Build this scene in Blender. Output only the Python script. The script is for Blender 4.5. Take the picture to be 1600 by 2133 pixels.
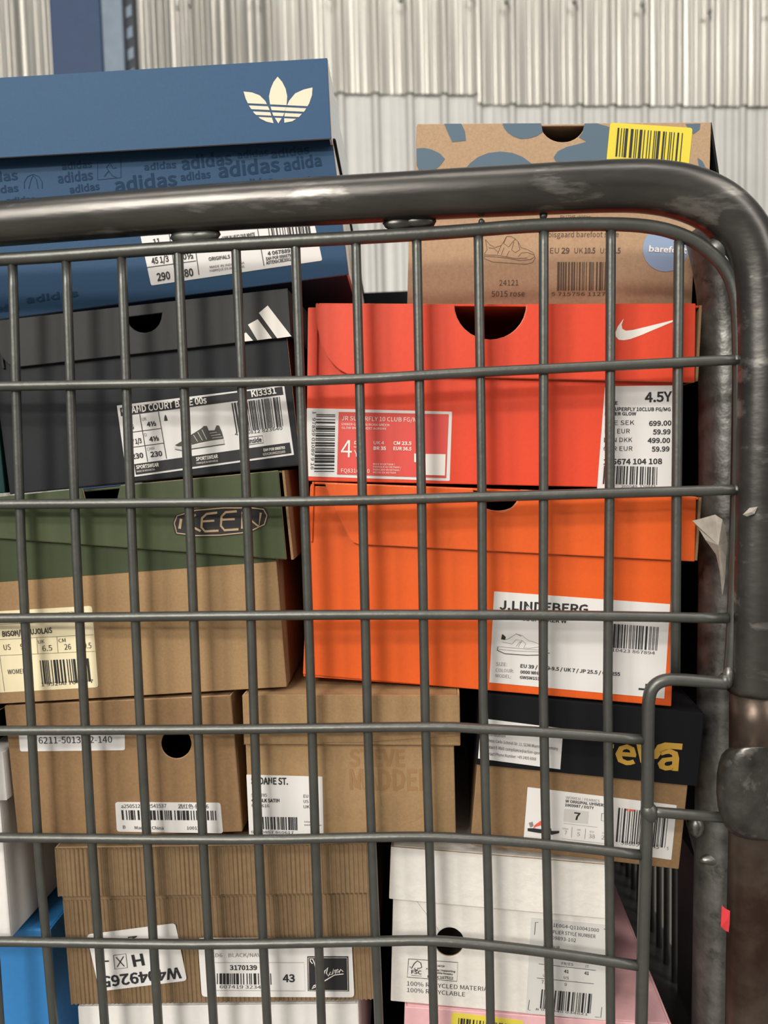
import bpy, bmesh, math, random
from mathutils import Matrix, Vector, Euler
from mathutils.geometry import tessellate_polygon
for o in list(bpy.data.objects): bpy.data.objects.remove(o)
S=bpy.context.scene; COL=S.collection

# ---------------------------------------------------------------- camera, light, exposure
cam_d=bpy.data.cameras.new('camera'); cam=bpy.data.objects.new('camera',cam_d); COL.objects.link(cam)
cam_d.sensor_fit='VERTICAL'; cam_d.sensor_height=36.0; cam_d.lens=1600.0/2133.0*36.0
cam_d.clip_start=.01; cam_d.clip_end=60
cam.location=(0,0,0.620); cam.rotation_euler=(1.4997,0.02505,-0.00178)
S.camera=cam
cam_d.dof.use_dof=True; cam_d.dof.focus_distance=.38; cam_d.dof.aperture_fstop=11.0
S.view_settings.view_transform='Standard'; S.view_settings.look='None'
S.view_settings.gamma=1; S.view_settings.use_curve_mapping=False
S.view_settings.exposure=0.0
W=bpy.data.worlds.new('world'); S.world=W; W.use_nodes=True
W.node_tree.nodes['Background'].inputs[0].default_value=(.95,.97,1.0,1)
W.node_tree.nodes['Background'].inputs[1].default_value=.18
def area(name,loc,target,sx,sy,power,col=(1,.95,.87)):
    d=bpy.data.lights.new(name,'AREA'); d.shape='RECTANGLE'; d.size=sx; d.size_y=sy; d.energy=power; d.color=col
    o=bpy.data.objects.new(name,d); COL.objects.link(o); o.location=loc
    o.rotation_euler=(Vector(target)-Vector(loc)).to_track_quat('-Z','Y').to_euler()
    o['label']='unseen strip lamp lighting the storage hall'; o['category']='lamp'; o['kind']='structure'; return o
area('unseen_hall_lamp',(-.95,-1.85,1.62),(0,.4,.6),.75,.18,31)
area('unseen_hall_lamp',(-1.0,-1.8,2.25),(0,.4,.6),.75,.18,31)
area('unseen_hall_lamp',(1.8,-.4,3.0),(0,.5,.6),1.5,.25,12)
area('unseen_hall_lamp',(-4.2,-4.0,3.8),(0,2.2,1.4),1.2,5.0,150)  # unseen lamp added for highlight lines on the corrugated wall
area('unseen_hall_lamp',(4.4,-3.6,3.8),(0,2.2,1.4),1.2,5.0,140)  # its twin on the right, also added for the wall highlights
area('unseen_hall_lamp',(0,-.6,4.2),(.3,2.2,1.2),3.6,.3,62)

# ---------------------------------------------------------------- materials
MATS={}
def nodes(m): return m.node_tree.nodes,m.node_tree.links
def mat(name,col,rough=.7,metal=0,noise=0,scale=200,bump=0,bscale=400,spec=.4,stretch=None,detail=4,streak=0,col2=None,c2lo=.5,c2hi=.62,c2scale=40):
    m=bpy.data.materials.new(name); m.use_nodes=True; n,l=nodes(m); b=n['Principled BSDF']
    b.inputs['Roughness'].default_value=rough; b.inputs['Metallic'].default_value=metal
    b.inputs['Specular IOR Level'].default_value=spec
    b.inputs['Base Color'].default_value=(*col,1)
    tc=n.new('ShaderNodeTexCoord'); mp=n.new('ShaderNodeMapping'); l.new(tc.outputs['Object'],mp.inputs[0])
    if stretch: mp.inputs['Scale'].default_value=stretch
    out=None
    if noise:
        t=n.new('ShaderNodeTexNoise'); t.inputs['Scale'].default_value=scale; t.inputs['Detail'].default_value=detail; t.inputs['Roughness'].default_value=.65
        l.new(mp.outputs[0],t.inputs['Vector'])
        r=n.new('ShaderNodeMapRange'); r.inputs[1].default_value=.25; r.inputs[2].default_value=.75; r.inputs[3].default_value=1-noise; r.inputs[4].default_value=1+noise
        l.new(t.outputs['Fac'],r.inputs[0])
        x=n.new('ShaderNodeMix'); x.data_type='RGBA'; x.blend_type='MULTIPLY'; x.inputs[0].default_value=1
        x.inputs[6].default_value=(*col,1); l.new(r.outputs[0],x.inputs[7]); out=x.outputs[2]; l.new(out,b.inputs['Base Color'])
    if col2:
        t=n.new('ShaderNodeTexNoise'); t.inputs['Scale'].default_value=c2scale; t.inputs['Detail'].default_value=6; t.inputs['Roughness'].default_value=.6
        l.new(mp.outputs[0],t.inputs['Vector'])
        r=n.new('ShaderNodeMapRange'); r.inputs[1].default_value=c2lo; r.inputs[2].default_value=c2hi
        l.new(t.outputs['Fac'],r.inputs[0])
        x=n.new('ShaderNodeMix'); x.data_type='RGBA'; l.new(r.outputs[0],x.inputs[0])
        if out: l.new(out,x.inputs[6])
        else: x.inputs[6].default_value=(*col,1)
        x.inputs[7].default_value=(*col2,1); l.new(x.outputs[2],b.inputs['Base Color'])
    if bump:
        t=n.new('ShaderNodeTexNoise'); t.inputs['Scale'].default_value=bscale; t.inputs['Detail'].default_value=3
        l.new(mp.outputs[0],t.inputs['Vector'])
        u=n.new('ShaderNodeBump'); u.inputs['Strength'].default_value=bump; u.inputs['Distance'].default_value=.001
        l.new(t.outputs['Fac'],u.inputs['Height']); l.new(u.outputs[0],b.inputs['Normal'])
    MATS[name]=m; return m
K=dict(noise=.13,scale=700,bump=.12,bscale=900)
KR=(.325,.203,.098)
mat('kraft',KR,.85,**K)
mat('raw_edge',(.46,.31,.17),.9,noise=.2,scale=900)
mat('kraft_pale',(.40,.27,.165),.85,**K)
mat('kraft_green_side',(.40,.255,.125),.85,**K)
mat('kraft_tan',(.25,.148,.07),.85,**K)
mat('kraft_emboss',(.29,.165,.072),.85)
mat('kraft_flute',(.22,.143,.075),.85,noise=.12,scale=300)
mat('kraft_seam',(.2,.12,.06),.9)
mat('blue_card',(.032,.082,.165),.6,spec=.22,noise=.06,scale=600,bump=.05)
mat('blue_body_shaded',(.024,.068,.14),.6,spec=.22,noise=.06,scale=600,bump=.05)  # the lid's blue made darker, with the shade on the body included
mat('blue_ink',(.013,.038,.082),.7,spec=.15)
mat('side_glare',(.80,.89,.92),.45,noise=.12,scale=90)  # pale tone imitates light glancing off the blue box's right side
mat('cream_ink',(.75,.62,.47),.6)
mat('black_card',(.010,.0118,.015),.6,spec=.3,noise=.08,scale=500,bump=.05)
mat('charcoal_card',(.030,.030,.029),.6,spec=.3,noise=.06,scale=500,bump=.05)
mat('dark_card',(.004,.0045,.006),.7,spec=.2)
mat('white_ink',(.8,.76,.7),.6)
mat('green_card',(.053,.07,.027),.6,noise=.06,scale=500,bump=.05)
mat('green_band',(.038,.054,.02),.65,noise=.06,scale=500)
mat('teal_card',(.004,.05,.045),.6)
mat('red_orange_card',(.70,.058,.02),.5,noise=.05,scale=500,bump=.05)
mat('orange_card',(.70,.098,.010),.5,noise=.05,scale=500,bump=.05)
mat('red_panel',(.66,.075,.06),.5)
mat('white_card',(.74,.71,.66),.6,noise=.04,scale=300,bump=.5,bscale=220)
mat('white_plain',(.76,.74,.71),.6,noise=.04,scale=300)
mat('pink_card',(.74,.42,.44),.55,noise=.05,scale=400)
mat('blue_bright',(.03,.19,.47),.45,noise=.06,scale=300)
mat('slate_ink',(.08,.13,.18),.65)
mat('sky_ink',(.25,.34,.50),.6)
mat('paper',(.70,.68,.66),.55)
mat('paper_cream',(.82,.72,.48),.55)
mat('paper_silver',(.60,.59,.57),.35)
mat('paper_yellow',(.72,.60,.07),.25,spec=.6)
mat('gold_ink',(.45,.26,.04),.45)
mat('ink',(.02,.02,.022),.6)
mat('ink_grey',(.22,.21,.2),.6)
mat('ink_brown',(.09,.06,.04),.7)
mat('grey_print',(.55,.53,.5),.6)
mat('shoe_print',(.06,.055,.05),.6)
mat('red_ink',(.7,.1,.06),.6)
mat('tan_ink',(.45,.32,.18),.6)
mat('wire',(.115,.118,.108),.42,.75,noise=.18,scale=60,bump=.15,bscale=300)
mat('tube',(.105,.10,.094),.34,.9,noise=.4,scale=45,bump=.3,bscale=130,stretch=(.22,1,1),detail=9,col2=(.24,.23,.21),c2lo=.58,c2hi=.66,c2scale=80)
mat('post',(.19,.188,.176),.38,.8,noise=.5,scale=90,bump=.7,bscale=110,detail=8,col2=(.07,.065,.055),c2lo=.58,c2hi=.68,c2scale=60)
mat('brown_tube',(.10,.075,.06),.38,.75,noise=.35,scale=40,bump=.2,bscale=100,col2=(.05,.028,.02),c2lo=.45,c2hi=.65,c2scale=25)
mat('collar',(.085,.083,.077),.42,.8,noise=.5,scale=90,bump=.5,bscale=160,detail=9,col2=(.2,.19,.175),c2lo=.57,c2hi=.68,c2scale=120)
mat('dark_steel',(.05,.05,.05),.5,.6,noise=.2,scale=60)
mat('weld',(.22,.215,.2),.42,.9,noise=.3,scale=200,bump=.3)
mat('torn_paper',(.33,.295,.25),.85,noise=.25,scale=120)
mat('red_tape',(.62,.04,.05),.5,noise=.1,scale=200)
mat('sheet_upper',(.45,.435,.395),.23,.42,noise=.1,scale=8,stretch=(1,1,.15))
mat('sheet_lower',(.50,.495,.475),.42,.2,noise=.07,scale=6)
mat('navy_paint',(.014,.04,.105),.5,noise=.1,scale=30)
mat('blue_grey_paint',(.15,.19,.24),.4,.3,noise=.15,scale=20)
mat('slot_dark',(.03,.035,.045),.6)
mat('steel',(.16,.155,.145),.5,.5)
mat('concrete',(.28,.27,.25),.8,noise=.15,scale=3,bump=.1,bscale=30)

# ---------------------------------------------------------------- mesh helpers
def link(name,me,mats,parent=None,label=None,smooth=False,bevel=0):
    o=bpy.data.objects.new(name,me); COL.objects.link(o)
    for m in (mats if isinstance(mats,(list,tuple)) else [mats]): me.materials.append(MATS[m])
    if parent: o.parent=parent
    if label: o['label']=label
    if smooth:
        for p in me.polygons: p.use_smooth=True
    if bevel:
        b=o.modifiers.new('bevel','BEVEL'); b.width=bevel; b.segments=2; b.limit_method='ANGLE'; b.angle_limit=math.radians(50)
    return o
def done(bm,name,mats,parent=None,label=None,smooth=False,bevel=0,fix=True):
    if fix: bmesh.ops.recalc_face_normals(bm,faces=bm.faces)
    me=bpy.data.meshes.new(name); bm.to_mesh(me); bm.free()
    return link(name,me,mats,parent,label,smooth,bevel)
def thing(name,label,cat,loc,rot=(0,0,0),group=None):
    o=bpy.data.objects.new(name,None); COL.objects.link(o); o.location=loc; o.rotation_euler=rot; o.empty_display_size=.02
    o['label']=label; o['category']=cat
    if group: o['group']=group
    return o
def add_box(bm,a,b,idx=0,M=None,edge=None):
    v=[Vector((x,y,z)) for x in (a[0],b[0]) for y in (a[1],b[1]) for z in (a[2],b[2])]
    if M: v=[M@p for p in v]
    v=[bm.verts.new(p) for p in v]
    for k,f in enumerate(((0,1,3,2),(4,6,7,5),(0,4,5,1),(2,3,7,6),(0,2,6,4),(1,5,7,3))):
        g=bm.faces.new([v[i] for i in f]); g.material_index=edge if (edge is not None and k>=4) else idx
def plate(bm,loops,t,M,idx=0,edge=1,y0=0.0):
    """sheet with holes: loops in (x,z), front at y0, back at y0+t"""
    tri=tessellate_polygon([[Vector((x,z,0)) for x,z in lp] for lp in loops])
    flat=[p for lp in loops for p in lp]
    f=[bm.verts.new(M@Vector((x,y0,z))) for x,z in flat]; b=[bm.verts.new(M@Vector((x,y0+t,z))) for x,z in flat]
    for T in tri:
        try:
            g=bm.faces.new([f[i] for i in T]); g.material_index=idx
            g=bm.faces.new([b[i] for i in reversed(T)]); g.material_index=idx
        except ValueError: pass
    k=0
    for lp in loops:
        n=len(lp)
        for i in range(n):
            j=(i+1)%n
            try:
                g=bm.faces.new([f[k+i],f[k+j],b[k+j],b[k+i]]); g.material_index=edge
            except ValueError: pass
        k+=n
def mm(p): return [(x*.001,z*.001) for x,z in p]
T0=.0012
def box(name,label,loc,rot,w,h,d,mats,loops=None,top=False,group=None,right=None,cat='box'):
    """cardboard tray: front sheet (loops, mm) + sides, back, bottom (and top); mats=[outside, raw edge]"""
    w*=.001;h*=.001;d*=.001
    e=thing(name,label,cat,loc,rot,group)
    bm=bmesh.new(); t=T0
    lp=[mm(l) for l in loops] if loops else [[(-w/2,0),(w/2,0),(w/2,h),(-w/2,h)]]
    plate(bm,lp,t,Matrix.Translation((0,-d/2,0)),0,1)
    add_box(bm,(-w/2,-d/2+t,0),(-w/2+t,d/2,h),0,edge=1)
    if not right: add_box(bm,(w/2-t,-d/2+t,0),(w/2,d/2,h),0,edge=1)
    add_box(bm,(-w/2+t,d/2-t,0),(w/2-t,d/2,h),0,edge=1)
    add_box(bm,(-w/2+t,-d/2+t,0),(w/2-t,d/2-t,t),0)
    if top: add_box(bm,(-w/2+t,-d/2+t,h-t),(w/2-t,d/2-t,h),0)
    done(bm,'body',mats,e,bevel=.0005)
    if right:
        bm=bmesh.new(); add_box(bm,(w/2-t,-d/2+t,0),(w/2,d/2,h)); done(bm,'side_panel',right[0],e,right[1])
    e['_d']=d; e['_m']=[tuple(r) for r in Matrix.Translation((0,-d/2,0))]
    BODY[e.name]=Matrix.Translation((0,-d/2,0)); return e
BODY={}; LID={}
def lid(e,loc,rot,w,h,d,mats,loops=None,right=None,label=None,flare=0):
    w*=.001;h*=.001;d*=.001
    M=Matrix.Translation(loc)@Euler(rot).to_matrix().to_4x4()
    bm=bmesh.new(); t=T0
    lp=[mm(l) for l in loops] if loops else [[(-w/2,0),(w/2,0),(w/2,h),(-w/2,h)]]
    plate(bm,lp,t,M,0,1)
    add_box(bm,(-w/2,t,0),(-w/2+t,d,h),0,M,edge=1)
    if not right: add_box(bm,(w/2-t,t,0),(w/2,d,h),0,M,edge=1)
    add_box(bm,(-w/2+t,d-t,0),(w/2-t,d,h),0,M,edge=1)
    add_box(bm,(-w/2+t,t,h-t),(w/2-t,d-t,h),0,M)
    o=done(bm,'lid',mats,e,label,bevel=.0005)
    if right:
        bm=bmesh.new(); add_box(bm,(-t,t,-h),(0,d,0),0,M@Matrix.Translation((w/2,0,h))@Matrix.Rotation(-flare,4,'Y')); done(bm,'lid_side',right[0],e,right[1])
    LID[e.name]=M; return o
FONT={}
import os
def sans():  # Blender's own interface font; its built-in one if that is missing
    try: return bpy.data.fonts.load(os.path.join(bpy.utils.system_resource('DATAFILES'),'fonts','Noto Sans CJK Regular.woff2'))
    except Exception: return None
SANS=sans()
def glyphs(s,bold):
    k=(s,bold)
    if k not in FONT:
        c=bpy.data.curves.new('f','FONT'); c.body=s; c.size=1
        if SANS and '⅓' not in s: c.font=SANS
        c.resolution_u=2; c.offset=.011 if bold else 0.0
        o=bpy.data.objects.new('f',c); COL.objects.link(o); bpy.context.view_layer.update()
        me=o.evaluated_get(bpy.context.evaluated_depsgraph_get()).to_mesh()
        V=[(v.co.x,v.co.y) for v in me.vertices]; P=[tuple(p.vertices) for p in me.polygons]
        o.evaluated_get(bpy.context.evaluated_depsgraph_get()).to_mesh_clear()
        bpy.data.objects.remove(o); bpy.data.curves.remove(c)
        FONT[k]=(V,P)
    return FONT[k]
CAP=None
def draw(e,par,on,name,m,layer,polys=(),strokes=(),texts=(),bars=(),label=None,thick=0,dy=.00012):
    """flat print (mm, in the face's own plane) or a stuck-on sheet if thick; parts of a box or of its label"""
    global CAP
    M=(LID if on=='lid' else BODY)[e.name]; y=-layer*dy-.00004
    bm=bmesh.new()
    def poly(pts):
        if thick: plate(bm,[pts],thick*.001,M,0,0,y)
        else:
            v=[bm.verts.new(M@Vector((x,y,z))) for x,z in pts]
            for T in tessellate_polygon([[Vector((x,z,0)) for x,z in pts]]):
                try: bm.faces.new([v[i] for i in T])
                except ValueError: pass
    for p in polys: poly(mm(p))
    for wd,pts in strokes:
        pts=[Vector(p) for p in mm(pts)]; wd*=.0005; L=[]
        for i,p in enumerate(pts):
            a=pts[max(i-1,0)]; b=pts[min(i+1,len(pts)-1)]; d=(b-a)
            if d.length<1e-9: d=Vector((1,0))
            d.normalize(); n=Vector((-d.y,d.x))*wd; L.append((p+n,p-n))
        vs=[(bm.verts.new(M@Vector((a.x,y,a.y))),bm.verts.new(M@Vector((b.x,y,b.y)))) for a,b in L]
        for i in range(len(vs)-1): bm.faces.new([vs[i][0],vs[i][1],vs[i+1][1],vs[i+1][0]])
    for x0,z0,x1,z1,h,s,bold in texts:
        if CAP is None: CAP=max(p[1] for p in glyphs('H',0)[0])
        V,P=glyphs(s,bold)
        if not V: continue
        xa=min(p[0] for p in V); xb=max(p[0] for p in V)
        d=Vector((x1-x0,z1-z0)); L=d.length; d.normalize(); n=Vector((-d.y,d.x))
        for k in (0,):
            vs=[]
            for gx,gy in V:
                p=Vector((x0,z0))+d*((gx-xa)/(xb-xa)*L+k*h)+n*(gy/CAP*h); vs.append(bm.verts.new(M@Vector((p.x*.001,y-abs(k)*.00006,p.y*.001))))
            for f in P:
                try: bm.faces.new([vs[i] for i in f])
                except ValueError: pass
    for (tl,tr,br,bl,n,seed) in bars:
        R=random.Random(seed); u=0; seq=[]
        while u<n:
            a=R.choice((1,1,1,2,2,3)); seq.append((u,min(u+a,n))); u+=a+R.choice((1,1,2,2,3))
        tl,tr,br,bl=[Vector(p) for p in mm((tl,tr,br,bl))]
        for a,b in seq:
            q=[tl.lerp(tr,a/n),tl.lerp(tr,b/n),bl.lerp(br,b/n),bl.lerp(br,a/n)]
            bm.faces.new([bm.verts.new(M@Vector((p.x,y,p.y))) for p in q])
    return done(bm,name,m,par,label,fix=bool(thick),bevel=0)
def flutes(e,on,w0,w1,z0,z1,pitch,m):
    """corrugated face: real ridges running upright over the front sheet"""
    M=(LID if on=='lid' else BODY)[e.name]; bm=bmesh.new(); n=int((w1-w0)/pitch)*6; rows=[]
    for i in range(n+1):
        x=(w0+(w1-w0)*i/n)*.001; y=-.0003-.00055*math.sin(2*math.pi*i/6)
        rows.append((bm.verts.new(M@Vector((x,y,z0*.001))),bm.verts.new(M@Vector((x,y,z1*.001)))))
    for i in range(n): bm.faces.new([rows[i][0],rows[i+1][0],rows[i+1][1],rows[i][1]])
    return done(bm,'fluted_face',m,e,smooth=True,fix=False)
def smooth_path(P,k=6):
    P=[Vector(p) for p in P]; out=[]
    for i in range(len(P)-1):
        a=P[max(i-1,0)];b=P[i];c=P[i+1];d=P[min(i+2,len(P)-1)]
        for j in range(k):
            t=j/k
            out.append(.5*((2*b)+(c-a)*t+(2*a-5*b+4*c-d)*t*t+(3*b-a-3*c+d)*t**3))
    out.append(P[-1]); return out
def tube(name,P,r,m,parent,n=12,k=6,label=None,bm=None,ends=True):
    own=bm is None
    if own: bm=bmesh.new()
    Q=smooth_path(P,k) if k>1 else [Vector(p) for p in P]
    rr=r if callable(r) else (lambda t:r)
    T=(Q[1]-Q[0]).normalized(); U=T.orthogonal().normalized(); rings=[]
    for i,p in enumerate(Q):
        t=(Q[min(i+1,len(Q)-1)]-Q[max(i-1,0)]).normalized()
        U=(U-t*U.dot(t)).normalized(); V=t.cross(U); R=rr(i/(len(Q)-1))
        rings.append([bm.verts.new(p+(U*math.cos(a)+V*math.sin(a))*R) for a in [2*math.pi*j/n for j in range(n)]])
    for a,b in zip(rings,rings[1:]):
        for j in range(n): bm.faces.new([a[j],a[(j+1)%n],b[(j+1)%n],b[j]])
    if ends: bm.faces.new(list(reversed(rings[0]))); bm.faces.new(rings[-1])
    if own: return done(bm,name,m,parent,label,smooth=True)
def blob(name,c,r,m,parent,label=None,sc=(1,1,1)):
    bm=bmesh.new(); bmesh.ops.create_icosphere(bm,subdivisions=2,radius=1)
    R=random.Random(int(c[0]*1e4))
    for v in bm.verts: v.co=Vector(c)+Vector((v.co.x*r*sc[0],v.co.y*r*sc[1],v.co.z*r*sc[2]))*(1+R.uniform(-.08,.08))
    return done(bm,name,m,parent,label,smooth=True)
def struct(o): o['kind']='structure'; return o


WM=Matrix.Translation((0,2.250,0))@Matrix.Rotation(0.06981,4,'Z')
def sheet(name,u0,u1,z0,z1,off,m,parent,label,ph=0.98383,p=0.09770):
    prof=[(0,0),(.22,0),(.25,-.003),(.28,0),(.46,0),(.49,-.003),(.52,0)]
    def corner(a,y,a2,y2,n=4):  # rounded fold between flat and flank
        return [(a+(a2-a)*t/n, y+(y2-y)*(t/n)**2*(3-2*t/n)) for t in range(n+1)]
    prof+=corner(.66,0,.78,-.012)+corner(.86,-.012,.98,0)
    pts=[]; k=math.floor((u0-ph)/p)-1
    while ph+k*p<u1+p:
        rr=random.Random(k*7+int(off*1000)); sl=rr.uniform(-.004,.004); b2=rr.uniform(-.002,.003)
        for a,y in prof:
            y+=sl*max(0,math.sin(a/.66*math.pi))*(a-.33)*2+b2*max(0,math.sin(a/.66*math.pi)) if a<.66 else 0
            u=ph+k*p+(a-.84)*p
            if u0<=u<=u1: pts.append((u,y))
        k+=1
    pts=[(u0,pts[0][1])]+pts+[(u1,pts[-1][1])]
    bm=bmesh.new(); L=[[bm.verts.new(WM@Vector((u,y-off,z))) for u,y in pts] for z in (z0,z1)]+[[bm.verts.new(WM@Vector((u,y-off+.0012,z))) for u,y in pts] for z in (z0,z1)]
    B=[[bm.verts.new(v.co) for v in L[k]] for k in (0,2)]
    for i in range(len(pts)-1):
        bm.faces.new([L[0][i],L[0][i+1],L[1][i+1],L[1][i]]); bm.faces.new([L[3][i],L[3][i+1],L[2][i+1],L[2][i]]); bm.faces.new([B[1][i],B[1][i+1],B[0][i+1],B[0][i]])
    return done(bm,name,m,parent,label,fix=False,smooth=True)
wall_back=struct(thing('wall_back','corrugated sheet metal back wall of the storage hall','wall',(0,0,0)))
for a,b in ((-3.2,-1.1),(-1.1,0.295),(0.295,2.2),(2.2,3.6)):
    sheet('upper_sheet',a,b,1.642 if b<1 else 1.615,3.4,.008,'sheet_upper',wall_back,'shiny galvanised upper sheet')
    sheet('lower_sheet',a,b,0,2.2,0,'sheet_lower',wall_back,'painted off white lower sheet')

for u,z in [(0.080,1.881),(0.278,1.893),(0.377,1.882),(0.572,1.885),(0.769,1.880),(0.965,1.864),(1.152,1.871),(-0.115,1.887),(-0.314,1.887),(-0.519,1.886)]:
    bm=bmesh.new(); bmesh.ops.create_cone(bm,cap_ends=True,segments=6,radius1=.0075,radius2=.0065,depth=.007,matrix=WM@Matrix.Translation((u,-.034,z))@Matrix.Rotation(math.pi/2,4,'X')); done(bm,'screw','steel',wall_back)

bm=bmesh.new(); add_box(bm,(-4,-4,-.1),(4,2.9,0)); struct(done(bm,'floor','concrete',label='grey concrete floor'))['category']='floor'


up=thing('rack_upright','navy blue steel rack upright with a slotted edge in front of the metal wall','rack',(-0.703,1.750,0))
bm=bmesh.new(); add_box(bm,(0.000,0,0),(0.111,.08,3.2)); done(bm,'front_face','navy_paint',up,'navy painted front face',bevel=.003)
bm=bmesh.new(); add_box(bm,(0.111,.004,0),(0.158,.05,3.2)); done(bm,'side_flange','blue_grey_paint',up,'lighter blue grey flange',bevel=.003)
bm=bmesh.new(); add_box(bm,(0.158,.02,0),(0.177,.05,3.2)); done(bm,'slotted_edge','slot_dark',up)
for k in range(16):
    bm=bmesh.new(); z=1.15+k*.045; plate(bm,[[(0.1614,z),(0.1742,z+.006),(0.1742,z+.03),(0.1614,z+.022)]],.004,Matrix.Translation((0,.0185,0))); done(bm,'slot','blue_grey_paint',up)

cage=thing('roll_cage','grey wire mesh roll cage with a thick rounded top tube holding the shoe boxes','cage',(0,0,0))
tube('vertical_wire',[(-0.20094,0.37521,0.71628),(-0.20111,0.37522,0.70602),(-0.20376,0.37542,0.57867),(-0.20383,0.37542,0.49425),(-0.2043,0.37546,0.42475),(-0.20392,0.37543,0.33456),(-0.20373,0.37542,0.29085)],.00226,'wire',cage,n=10,k=2)
tube('vertical_wire',[(-0.17374,0.37315,0.71673),(-0.17405,0.37317,0.70491),(-0.17768,0.37345,0.57825),(-0.17776,0.37345,0.49427),(-0.17789,0.37346,0.42513),(-0.1753,0.37327,0.33548),(-0.17404,0.37317,0.29206)],.00226,'wire',cage,n=10,k=2)
tube('vertical_wire',[(-0.14732,0.37115,0.71717),(-0.14755,0.37117,0.70382),(-0.15004,0.37135,0.57781),(-0.15025,0.37137,0.49429),(-0.15002,0.37135,0.42553),(-0.14851,0.37124,0.33634),(-0.14778,0.37118,0.29313)],.00226,'wire',cage,n=10,k=2)
tube('vertical_wire',[(-0.12034,0.36911,0.71762),(-0.1205,0.36912,0.70271),(-0.12206,0.36924,0.57737),(-0.1223,0.36926,0.49431),(-0.1216,0.3692,0.42347),(-0.12051,0.36912,0.33724),(-0.11997,0.36908,0.29426)],.00226,'wire',cage,n=10,k=2)
tube('vertical_wire',[(-0.09316,0.36705,0.71808),(-0.09314,0.36705,0.70159),(-0.09321,0.36705,0.57691),(-0.0936,0.36708,0.49433),(-0.09336,0.36707,0.42389),(-0.09209,0.36697,0.33815),(-0.09145,0.36692,0.29543)],.00226,'wire',cage,n=10,k=2)
tube('vertical_wire',[(-0.06577,0.36498,0.71854),(-0.06566,0.36497,0.70046),(-0.06516,0.36493,0.57646),(-0.06548,0.36495,0.50624),(-0.06569,0.36497,0.4243),(-0.06471,0.3649,0.33904),(-0.06423,0.36486,0.29654)],.00226,'wire',cage,n=10,k=2)
tube('vertical_wire',[(-0.03784,0.36286,0.719),(-0.03775,0.36286,0.69932),(-0.03743,0.36283,0.57602),(-0.03736,0.36283,0.50619),(-0.03761,0.36285,0.42472),(-0.0374,0.36283,0.33991),(-0.0373,0.36282,0.29764)],.00226,'wire',cage,n=10,k=2)
tube('vertical_wire',[(-0.00985,0.36075,0.71945),(-0.00985,0.36075,0.69817),(-0.00994,0.36075,0.60284),(-0.01039,0.36079,0.49439),(-0.00985,0.36075,0.42513),(-0.00884,0.36067,0.34083),(-0.00834,0.36063,0.29882)],.00226,'wire',cage,n=10,k=2)
tube('vertical_wire',[(0.01804,0.35864,0.7199),(0.01799,0.35864,0.69703),(0.0177,0.35866,0.60225),(0.01726,0.35869,0.49675),(0.01795,0.35864,0.42555),(0.01821,0.35862,0.3417),(0.01834,0.35861,0.29991)],.00226,'wire',cage,n=10,k=2)
tube('vertical_wire',[(0.04593,0.35652,0.72036),(0.04589,0.35653,0.69589),(0.0457,0.35654,0.60165),(0.04475,0.35661,0.50605),(0.04567,0.35654,0.41157),(0.04578,0.35654,0.34259),(0.04584,0.35653,0.30103)],.00226,'wire',cage,n=10,k=2)
tube('vertical_wire',[(0.07517,0.35431,0.72082),(0.0749,0.35433,0.6947),(0.07392,0.35441,0.60104),(0.07285,0.35449,0.50601),(0.07371,0.35442,0.41207),(0.07441,0.35437,0.34351),(0.07484,0.35434,0.30221)],.00226,'wire',cage,n=10,k=2)
tube('vertical_wire',[(0.10479,0.35207,0.7192),(0.10457,0.35209,0.69348),(0.10376,0.35215,0.6004),(0.10249,0.35224,0.50596),(0.10299,0.35221,0.41259),(0.10316,0.35219,0.34444),(0.10327,0.35219,0.30337)],.00226,'wire',cage,n=10,k=2)
tube('vertical_wire',[(0.13452,0.34982,0.713),(0.13435,0.34983,0.69226),(0.13365,0.34989,0.59976),(0.13317,0.34992,0.51318)],.00226,'wire',cage,n=10,k=2)
tube('horizontal_wire',[(-0.30825,0.38072,0.65939),(-0.18219,0.37118,0.65842),(-0.03187,0.3598,0.65629),(0.04539,0.35396,0.65769),(0.15139,0.34594,0.65926),(0.15718,0.3455,0.65948)],.0024,'wire',cage,n=10,k=3)
tube('horizontal_wire',[(-0.31315,0.38109,0.60424),(-0.18574,0.37145,0.60198),(-0.03365,0.35994,0.60032),(0.04447,0.35403,0.60069),(0.15173,0.34591,0.60145),(0.15759,0.34547,0.60153)],.0024,'wire',cage,n=10,k=3)
tube('horizontal_wire',[(-0.3183,0.38148,0.54635),(-0.18926,0.37171,0.54612),(-0.03538,0.36007,0.54628),(0.05444,0.35327,0.54541),(0.10927,0.34912,0.5442),(0.15525,0.34564,0.54287)],.0024,'wire',cage,n=10,k=3)
tube('horizontal_wire',[(-0.32337,0.38186,0.48934),(-0.1928,0.37198,0.48982),(-0.07691,0.36321,0.49074),(0.01702,0.3561,0.49206),(0.04272,0.35416,0.49117),(0.07834,0.35146,0.48915),(0.11826,0.34844,0.48604)],.0024,'wire',cage,n=10,k=3)
tube('horizontal_wire',[(-0.32828,0.38223,0.43406),(-0.19624,0.37224,0.43509),(-0.07911,0.36338,0.43548),(-0.01041,0.35818,0.43757),(0.01679,0.35612,0.43815),(0.04186,0.35423,0.43728),(0.07562,0.35167,0.43489),(0.11689,0.34855,0.43054)],.0024,'wire',cage,n=10,k=3)
tube('horizontal_wire',[(-0.33321,0.38261,0.37859),(-0.19967,0.3725,0.38069),(-0.10061,0.36501,0.38152),(-0.01461,0.3585,0.38503),(0.0157,0.3562,0.38622),(0.04102,0.35429,0.38488),(0.07512,0.35171,0.38137),(0.11771,0.34849,0.37574)],.0024,'wire',cage,n=10,k=3)
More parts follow.
